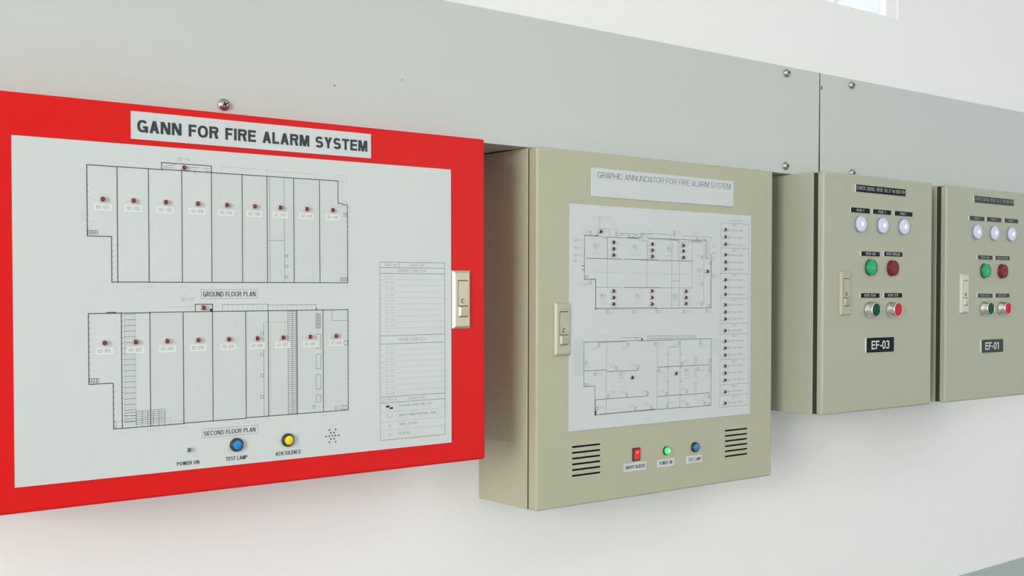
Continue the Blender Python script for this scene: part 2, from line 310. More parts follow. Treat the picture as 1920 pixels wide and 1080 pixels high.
while u < WX1 - 40:
    b = MB(); wob = 3 * math.sin(n * 2.1)
    k = 6; pts = [(u + 24.0 * i / k, 5.0 * math.sin(math.pi * i / k)) for i in range(k + 1)]
    for (a0, e0), (a1, e1) in zip(pts, pts[1:]):
        b.add([(a0, -e0, 8 + wob), (a1, -e1, 8 + wob), (a1, -e1, 780), (a0, -e0, 780)], [(0, 1, 2, 3)], M_SLAT, True)
        b.add([(a0, -e0 + .6, 8 + wob), (a1, -e1 + .6, 8 + wob), (a1, -e1 + .6, 780), (a0, -e0 + .6, 780)], [(3, 2, 1, 0)], M_SLAT, True)
    b.build('slat', bl)
    u += 25.2; n += 1
b = MB(); b.box(WX0 + 40, WX1 - 40, -8, 7, 776, 790, M_FRAME); b.build('head_rail', bl)

# ------------------------------------------------------------------ cable trunking above the cabinets
TD, TZ0, TZ1 = 110.7, 1.9, 180.6
def screw(parent, u, z, tilt=0.4):
    b = MB()
    b.lathe(u, z, [(4.2, TD), (4.2, TD + 1.6), (6.6, TD + 1.7), (6.6, TD + 2.6), (5.2, TD + 2.7), (5.2, TD + 4.2), (4.7, TD + 5.2), (3.4, TD + 5.9), (0, TD + 6.3)], M_STEEL, 28)
    c, s_ = math.cos(tilt), math.sin(tilt)
    for ax, az in ((c, s_), (-s_, c)): b.line(u - ax * 2.4, z - az * 2.4, u + ax * 2.4, z + az * 2.4, 1.3, TD + 6.6, M_RECESS)
    return b.build('cover_screw', parent)
def trunking(u0, u1, label, screws):
    t = thing('cable_trunking', label, 'cable trunking', ((u0 + u1) / 2000, 0, TZ0 / 1000), group='grey cable trunking along the wall')
    uc = (u0 + u1) / 2; h = TZ1 - TZ0; a0, a1 = u0 - uc, u1 - uc
    b = MB(); b.box(a0 + .8, a1 - .8, 0.5, 106, 1.2, h - 1.2, M_TRUNK); b.build('trough', t)
    b = MB(); b.rbox(a0, a1, 104, TD, 0, h, M_TRUNK, .5, 2)
    if u0 < -2000: b.v = [(x + (1.4 * z / h if x > 0 else 0), y, z) for x, y, z in b.v]
    b.box(a0, a1, 72, 106, h - 1.1, h, M_TRUNK); b.box(a0, a1, 72, 106, 0, 1.1, M_TRUNK)
    for su, sz, r in specks.get(label, ()): b.disc(su - uc, sz - TZ0, r, TD + .05, M_RECESS, 8)
    b.build('cover', t)
    for su, sz, tl in screws: screw(t, su - uc, sz - TZ0, tl)
    return t
LA = 'long pale grey metal cable trunking above the red and beige cabinets, left of the seam'
LB = 'pale grey metal cable trunking right of the black seam, above the two starter panels'
specks = {LA: ((-865.8, 53, 1.0), (-769.3, 70.5, .8)), LB: ((92, 30, .8),)}
trunking(-2300, 78.6, LA, [(-1007.5 - .5, 15.0, .45), (-10.8 - .5, 169.2, .3), (-12.5 - .5, 14.2, .3), (-1006, 169.2, .2), (-1900, 15, .2), (-1900, 169, .6)])
tb = trunking(82.8, 2300, LB, [(169.5, 169.5, .5), (172.4, 14.6, .2), (1160, 169.5, .5), (1160, 15, .2)])
b = MB(); b.box(-1108.6 + 1.5, -1108.6 + 3.5, TD, TD + .7, 150, 157, M_RECESS); b.build('seam_clip', tb)
b = MB(); b.add([(u - 1191.4, -d, z) for d in (40, TD - .9) for u, z in ((78.7, 0), (82.9, 0), (82.9, 178.6), (80.1, 178.6))], [(4, 5, 6, 7), (0, 4, 7, 3), (1, 2, 6, 5), (0, 1, 5, 4), (3, 7, 6, 2), (0, 3, 2, 1)], M_RECESS); b.build('seam_shade', tb, label='black strip standing for the shade in the seam')  # added black filler gives the open seam its shade

# ------------------------------------------------------------------ shared fittings
def latch(parent, u, z, d, mcol, bev=2.3):
    "push-button swing latch: plate, lever with lock cylinder, release button; u, z is the plate centre"
    b = MB(); b.rbox(u - 14, u + 14, d, d + 4.6, z - 36.6, z + 36.6, mcol, bev, 1, True)
    b.fill(u - 7.0, z - 22.3, u + 8.2, z + 24.6, d + 4.65, M_RECESS)
    p = b.build('latch', parent)
    b = MB(); b.rbox(u - 6.2, u + 8.6, d + 2, d + 5.2, z - 7.6, z + 23.6, mcol, .5, 2); lv = b.build('latch_lever', p)
    b = MB(); b.lathe(u - .2, z - 1.6, [(3.3, d + 5), (3.3, d + 5.5), (2.6, d + 5.7), (2.4, d + 5.3)], M_STEEL, 24); b.disc(u - .2, z - 1.6, 2.7, d + 5.42, M_RECESS); b.disc(u + .1, z - 1.6, 1.9, d + 5.5, M_STEEL)
    b.line(u - .2, z - 3.2, u - .2, z, .9, d + 5.6, M_RECESS); b.build('lock_cylinder', p, label='steel lock cylinder')
    b = MB(); b.rbox(u - 6.6, u + 8.4, d + 2, d + 7.2, z - 21.6, z - 8.4, mcol, 2.2, 1, True)
    for k in range(4): b.line(u - 3.6, z - 12.4 - k * 1.8, u + 5.4, z - 12.4 - k * 1.8, .35, d + 7.25, M_GROOVE)
    b.build('push_button', p)
    return p
def indicator(parent, u, z, d, name='indicator_lamp', k=1.0, mlens=None):
    b = MB(); b.lathe(u, z, [(3.0 * k, d), (3.0 * k, d + .6), (2.75 * k, d + 3.0), (2.5 * k, d + 3.4), (2.3 * k, d + 3.2), (0, d + 3.1)], M_BEZEL, 20); o = b.build(name, parent)
    b = MB(); b.lathe(u, z, [(2.35 * k, d + 3.1), (2.35 * k, d + 4.0), (1.7 * k, d + 4.75)], M_REDRIM, 20); b.lathe(u, z, [(1.7 * k, d + 4.75), (1.0 * k, d + 5.0), (0, d + 5.1)], mlens or M_REDLENS, 20); b.build('lens', o, label='dark red lens')
    return o
def round_button(parent, name, u, z, d, R, r, mcap, dome, lab):
    b = MB(); b.lathe(u, z, [(R, d), (R, d + 2.2), (R - .5, d + 3.4), (r + .9, d + 4.8), (r + .5, d + 4.8), (r + .5, d + 3.6), (0, d + 3.6)], M_BLACK, 40); o = b.build(name, parent)
    b = MB(); b.lathe(u, z, [(r, d + 3.6), (r, d + dome), (r - .5, d + dome + .5), (0, d + dome + .7)], mcap, 36); b.build('button_cap', o, label=lab)
    return o
def plaque(parent, name, u0, z0, u1, z1, d, th, mface, mcore, txt=None, box=None, mode='stroke', mink=None, lw=.5, stem=.6):
    b = MB(); b.box(u0, u1, d, d + th, z0, z1, mcore); b.fill(u0 + .15, z0 + .15, u1 - .15, z1 - .15, d + th + .04, mface)
    if txt:
        if mode == 'stroke': b.stroke(txt, *box, d + th + .1, mink, lw)
        else: b.font(txt, *box, d + th + .1, mink, stem)
    return b.build(name, parent)
def cabinet_shell(parent, W, H, body, inset, d0, d1, mcol, slots=None, rb=3.0):
    h = W / 2
    b = MB(); b.rbox(-h, h, 0.5, body, 0, H, mcol, 1.0, 3)
    b.build('cabinet_body', parent)
    b = MB(); b.box(-h + inset, h - inset, body - .5, d0 + .5, inset, H - inset, M_GAPSHADE); b.build('door_gap_shade', parent)  # dark block fills the door gap in place of its shade
    b = MB()
    if not slots: b.rbox(-h, h, d0, d1, 0, H, mcol, rb, 4, False, True)
    else:
        t = MB(); t.rbox(-h, h, d0, d1, 0, H, mcol, rb, 4, False, True); o = t.build('door_blank')
        c = MB()
        for u0, u1, z in slots: c.box(u0, u1, d1 - 9, d1 + 3, z - 1.25, z + 1.25, mcol)
        co = c.build('slot_tool'); md = o.modifiers.new('slots', 'BOOLEAN'); md.object = co; md.operation = 'DIFFERENCE'; md.solver = 'EXACT'
        bpy.context.view_layer.update()
        me = bpy.data.meshes.new_from_object(o.evaluated_get(bpy.context.evaluated_depsgraph_get()))
        me.materials.clear(); me.materials.append(mcol); me.materials.append(M_RECESS); me.name = 'door'
        sl = [(u0 - .1, u1 + .1, z - 1.35, z + 1.35) for u0, u1, z in slots]
        for p in me.polygons:
            c_ = p.center * 1000
            inside = -d1 + 9.2 > c_.y > -d1 + .2 and any(a <= c_.x <= b_ and e <= c_.z <= f for a, b_, e, f in sl)
            p.material_index = 1 if inside else 0  # slot walls coloured black to stand for the shade inside
        bpy.data.objects.remove(o); bpy.data.objects.remove(co)
        dr = bpy.data.objects.new('door', me); COL.objects.link(dr); dr.parent = parent
        return dr
    return b.build('door', parent)

RED = {
    'sheet': [(-259.6,26.2,260.3,369.1)],
    'title': [(-142.9,374.9,144.3,403.7)],
    'heavy': [(-188.4,345.1,-109.5,345.1),(-111.2,345.4,99.8,345.4),(99.4,345.6,99.4,319.5),(99.3,319.5,105.2,319.5),(105.2,319.5,105.2,317.9),(105.2,318,111.6,318),(111.7,318.2,111.7,227.2),(111.8,226.9,-164,226.9),(-164.1,226.6,-164.1,273.5),(-164.2,273.4,-188.2,273.4),(-188.3,273.3,-188.3,345.2),(-157.9,345.1,-157.9,226.6),(-125.2,345,-125.2,226.7),(-89.2,345,-89.2,226.8),(-56.1,344.9,-56.1,226.9),(-20.5,345,-20.5,227),(9.3,345.1,9.3,227.1),(42.2,345.1,42.2,227.2),(75.2,345.5,75.2,227.3),(-111,345.4,-111,352.6),(-111.1,352.5,-55.9,352.5),(-55.9,352.4,-55.9,344.9),(-187.9,194.9,-124.7,194.9),(-124.9,195.3,112,195.3),(111.8,195.6,111.8,77),(111.7,77.2,43.8,77.2),(43.8,77.2,-17.3,77.2),(-17.3,76.6,-88.8,76.6),(-88.8,76.1,-163.2,76.1),(-163.5,75.9,-163.5,123.1),(-163.9,123.2,-188,123.2),(-188,123.2,-188,194.7),(-154.6,195.2,-154.6,76.1),(-124.8,195.1,-124.8,76.5),(-88.8,195.1,-88.8,76.5),(-55.9,195.1,-55.9,76.5),(-17.2,195.2,-17.2,76.8),(9.8,195.6,9.8,77),(45.5,195.6,45.5,77),(78.8,195.7,78.8,77.4),(-75.3,195.3,-75.3,203.3),(-75.2,203.2,-55.7,203.2),(-55.7,203.1,-55.7,195.4),(-169.2,195.8,-160,195.8),(69.9,198.5,71,195.8)],
    'thin': [(12.4,344.9,12.4,227.1),(30.4,344.8,30.4,227.2),(12.1,274,30.3,274),(-109.5,348.5,-95.2,351.2),(-108.8,346.9,-97.5,348.1),(-83.8,349.5,-70,349.5),(-65.3,349.7,-56.7,349.7),(-63,346.9,-56.7,346.9),(-74.5,347.7,-74.5,342.5),(-187.1,278,-185.3,276.4),(-184.2,277.7,-183,276.5),(-181.8,277.8,-180.6,276.6),(-179.5,278.3,-178.3,276.6),(102.7,231.6,104.3,230.3),(105.8,231.3,107.5,230.3),(109,231.6,110.5,230.3),(107.3,307,110.1,306),(34,194.9,34,77.7),(39.7,194.9,39.7,77.3),(44.2,194.8,44.2,77),(34.3,194.4,45.5,194.4),(34.2,192,45.5,192),(34.2,189.7,45.5,189.7),(34.2,187.3,45.5,187.3),(34.2,184.9,45.5,184.9),(34.2,182.6,45.5,182.6),(34.2,180.2,45.5,180.2),(34.2,177.8,45.4,177.8),(34.1,175.4,45.4,175.4),(34.1,173.1,45.4,173.1),(34.1,170.7,45.4,170.7),(34.1,168.3,45.4,168.3),(34.1,165.9,45.4,165.9),(34.1,163.6,45.4,163.6),(34.1,161.2,45.3,161.2),(34,158.8,45.3,158.8),(34,156.5,45.3,156.5),(34,154.1,45.3,154.1),(34,151.7,45.3,151.7),(34,149.3,45.3,149.3),(34,147,45.3,147),(34,144.6,45.2,144.6),(34,142.2,45.2,142.2),(33.9,139.8,45.2,139.8),(33.9,137.5,45.2,137.5),(33.9,135.1,45.2,135.1),(33.9,132.7,45.2,132.7),(33.9,130.3,45.2,130.3),(33.9,128,45.1,128),(33.9,125.6,45.1,125.6),(33.8,123.2,45.1,123.2),(33.8,120.9,45.1,120.9),(33.8,118.5,45.1,118.5),(33.8,116.1,45.1,116.1),(33.8,113.7,45.1,113.7),(33.8,111.3,45,111.3),(33.8,109,45,109),(33.7,106.6,45,106.6),(33.7,104.2,45,104.2),(33.7,101.8,45,101.8),(33.7,99.5,45,99.5),(33.7,97.1,45,97.1),(33.7,94.7,45,94.7),(33.6,92.3,44.9,92.3),(33.6,90,44.9,90),(33.6,87.6,44.9,87.6),(33.6,85.2,44.9,85.2),(33.6,82.8,44.9,82.8),(33.6,80.5,44.9,80.5),(33.6,78.1,44.9,78.1),(-151.5,193.7,-139.6,193.7),(-151.6,187.9,-139.7,187.9),(-151.6,182,-139.7,182),(-151.7,176.2,-139.8,176.2),(-151.7,170.3,-139.8,170.3),(-151.8,164.5,-139.8,164.5),(-151.8,158.7,-139.9,158.7),(-151.9,152.8,-139.9,152.8),(-151.9,147,-140,147),(-152,141.2,-140,141.2),(-152,135.3,-140.1,135.3),(-152.1,129.5,-140.1,129.5),(-152.1,123.7,-140.2,123.7),(-152.2,117.8,-140.2,117.8),(-152.2,112,-140.3,112),(-152.2,106.1,-140.3,106.1),(-152.3,100.3,-140.4,100.3),(-152.3,94.4,-140.4,94.4),(-152.4,89,-140.5,88.2),(-152.4,83.2,-140.5,82.3),(-140.4,92.8,-109.2,92.8),(-140.4,90.9,-109.2,90.9),(-140.4,88.9,-109.2,88.9),(-140.5,87,-109.3,87),(-140.5,85,-109.3,85),(-140.5,83.1,-109.3,83.1),(-140.5,81.1,-109.3,81.1),(-140.5,79.2,-109.3,79.2),(-151.7,91.7,-140.4,91.7),(-151.7,88.6,-140.4,88.6),(-151.7,85.4,-140.5,85.4),(-151.7,82.2,-140.5,82.2),(-139.8,93.1,-139.8,77.2),(-133.7,92.7,-133.7,76.8),(-127.8,92.2,-127.8,76.3),(-121.9,91.8,-121.9,75.9),(-115.7,91.4,-115.7,75.4),(-109.3,91,-109.3,74.9),(-66.4,197.1,-58.6,197.1),(-44.3,197.2,-44.3,202.7),(-44.3,202.6,9.6,202.6),(9.6,202.5,9.6,196.5),(9.8,201.6,69.9,201.6),(69.9,201.3,69.9,195.6),(90.4,194.6,90.4,183),(90.4,182.8,111.9,182.8),(4.2,182.7,4.2,77.1),(70,189.4,75.2,189.4),(70,187.4,75.2,187.4),(70,185.5,75.2,185.5),(70,183.6,75.2,183.6),(70,181.7,75.2,181.7),(70,179.8,75.2,179.8),(70,177.9,75.2,177.9),(70,176,75.2,176),(71.6,191.1,71.6,174.7),(73.4,191.1,73.4,174.7)],
    'rthin': [(31.4,255.6,34.6,258.1),(31.3,244.1,34.6,246.6),(31.2,232.2,34.5,234.7),(-187.6,275.3,-184.7,279.2),(-184.8,275.4,-182.4,278.8),(-182.4,275.4,-180.1,278.9),(-180.1,275.5,-177.7,279.4),(102,229,105.1,232.9),(105.1,229,108.2,232.6),(108.2,229,111.2,232.9),(106.6,304.6,110.8,308.3),(-163.1,76.4,-160.7,83.5),(69.9,151.1,75.8,167.7),(69.7,127.4,75.6,144.2),(69.6,103.9,75.5,120.7),(69.5,89,75.4,97.4),(69.6,174.5,75.4,191.3),(106.2,154.2,111.2,158.8),(94.2,78.7,97.5,82.4),(65.3,81.8,68.2,85.4),(101.2,78.5,105.8,83),(105.8,78.2,110.4,82.7),(0.8,168.8,4.4,171.6),(0.7,145.1,4.2,147.8),(0.6,121.8,4.1,124.5),(0.4,98,3.9,100.7),(-187.3,125,-185.2,129.2),(-184.9,124.8,-182.9,129.1),(-182.6,124.7,-180.5,128.9),(-180.2,124.6,-178.2,128.8)],
    'faint': [(-44.9,345.6,-44.9,352.6),(-44.9,352.6,9.2,352.6),(9.2,352.6,9.2,346.2),(9.2,351.6,33.3,351.6),(33.3,351.6,33.3,345.3),(33.3,351.5,69.7,351.5),(69.7,351.5,69.7,346.4),(95.8,352.5,111.4,352.5),(111.4,352.4,111.4,345.3),(111.4,345.4,95.8,345.4),(95.8,345.4,95.8,352.5),(105.2,345,105.2,321.4),(105.2,321.9,111.1,321.9),(111.1,321.7,111.1,319.3),(99.7,318.8,99.7,315.9),(99.7,316,105.2,316),(112.2,315.7,116.1,315.7),(116.1,315.8,116.1,309.4),(116,309.4,112.1,309.4),(-192.8,295.7,-188.8,295.7),(-192.8,295.6,-192.8,289.4),(-192.8,289.5,-188.5,289.5),(-151.5,194.5,-151.5,77.4),(-140,194.3,-140,76.6),(-161,83.4,-104,83.4),(-104.1,83.3,-104.1,76.7),(-104.6,200.8,-75.2,200.8),(-38.2,202.7,-38.2,196.9),(-32.5,202.6,-32.5,196.9),(-26.6,202.6,-26.6,196.8),(-20.8,202.5,-20.8,196.7),(-14.9,202.5,-14.9,196.7),(-8.9,202.4,-8.9,196.6),(-3,202.3,-3,196.5),(3,202.3,3,196.4),(9.1,202.2,9.1,196.4),(15.7,201.9,15.7,196.3),(21.6,201.8,21.6,196.2),(27.6,201.8,27.6,196.1),(33.6,201.7,33.6,196.1),(39.7,201.6,39.7,196),(45.7,201.6,45.7,195.9),(51.9,201.5,51.9,195.8),(58,201.5,58,195.8),(64.2,201.4,64.2,195.7),(4.3,182.6,33.7,182.6),(12.4,182.1,12.4,77.3),(30.9,182.5,30.9,162.9)],
    'tick': [(-159.8,221.7,-156.7,223.4),(-128.2,221.7,-125,223.4),(-124.5,221.7,-121.3,223.4),(-91.6,221.7,-88.3,223.4),(-87.8,221.7,-84.5,223.4),(-56.8,221.7,-53.4,223.5),(-21.9,221.7,-19,223.5),(8.7,221.7,11.8,223.6),(38.6,221.7,41.7,223.6),(43.3,221.7,46.4,223.6),(74.3,221.7,77.6,223.6),(109.7,221.7,113,223.7),(20.4,133.4,23.1,134.4),(20.2,109.7,22.9,110.7),(20.1,92.1,22.8,93),(22.2,162.4,25,163.3),(-158.9,71.3,-154.7,73),(-128.6,71.6,-120.5,73.3),(-93.2,71.3,-84.4,73),(-21.3,71.5,-12.6,73.4),(8.6,71.9,11.2,73.7),(44.6,71.6,47.3,73.5),(74.8,72.1,82.9,74),(110.4,71.4,112.6,73.4)],
    'zone': [('DZ-101',-172.5,302.8,-173.6,310.7),('DZ-102',-141.3,302.6,-142.1,311),('DZ-103',-107.3,302.7,-107.9,311),('DZ-104',-72.2,302.9,-72.8,311),('DZ-105',-39.3,302.8,-39.7,311.1),('DZ-106',-6.3,302.7,-7,311),('DZ-107',25.3,303.1,24.1,311.5),('DZ-108',58.1,303.1,57.2,311.2),('DZ-109',92.3,303.3,90.8,311.4),('DZ-201',-171.9,156.1,-173,164.7),('DZ-202',-140.2,156.2,-141,164.9),('DZ-203',-106.2,156.4,-107.5,164.7),('DZ-204',-72.3,156.5,-73.4,164.8),('DZ-205',-37.6,156.7,-38.5,164.8),('DZ-206',-3.7,156.8,-4.9,165.3),('DZ-207',27.5,156.8,26.6,165.5),('DZ-208',62,156.7,60.6,165.4),('DZ-209',96.2,156.9,94.4,165.5)],
    'roof': [('DZ-110',-86.8,357.6,-87.6,348.4),('DZ-110',-84.1,208.7,-67.1,199.6)],
    'black': [(-58.6,195.4,-55.8,198.4)],
    'tag': [(-68.5,209.4,-3.3,218.9),(-68.4,58.9,-3.1,68.3)],
    'cond': [('GROUND FLOOR PLAN',-66.5,211.5,-5.4,216.8),('SECOND FLOOR PLAN',-66.4,61.1,-6.3,65.9),('POWER ON',-96.9,31.6,-71.9,35.5),('TEST LAMP',-41.6,31.6,-16.1,35.8),('ACK./SILENCE',17.9,31.6,49.5,36)],
    'bold': [('GANN FOR FIRE ALARM SYSTEM',-136.6,382.3,139.1,395.2)],
    'led': [(-85.8,48.1)],
    'blue': [(-31.3,48.7)],
    'yellow': [(30.6,48.4)],
    'bluering': [(-31.8,48.6)],
    'yellowring': [(30.3,48.9)],
    'hole': [(86.5,55.5),(94.7,55.5),(88.5,52),(92.7,51.9),(82.1,48.3),(86.4,48.4),(90.5,48.5),(94.6,48.4),(98.8,48.3),(88.5,44.7),(92.8,44.8),(86.4,41.2),(94.7,41.2)],
    'table': {'u': [155.7,182.9,250.3],'z': [251.9,245.3,238.3,163.1,153.2,89.3,82.2,70.8,59.2,48.8,37.3]},
    'latch': [(262.8,171.2,286.9,241.5)],
}
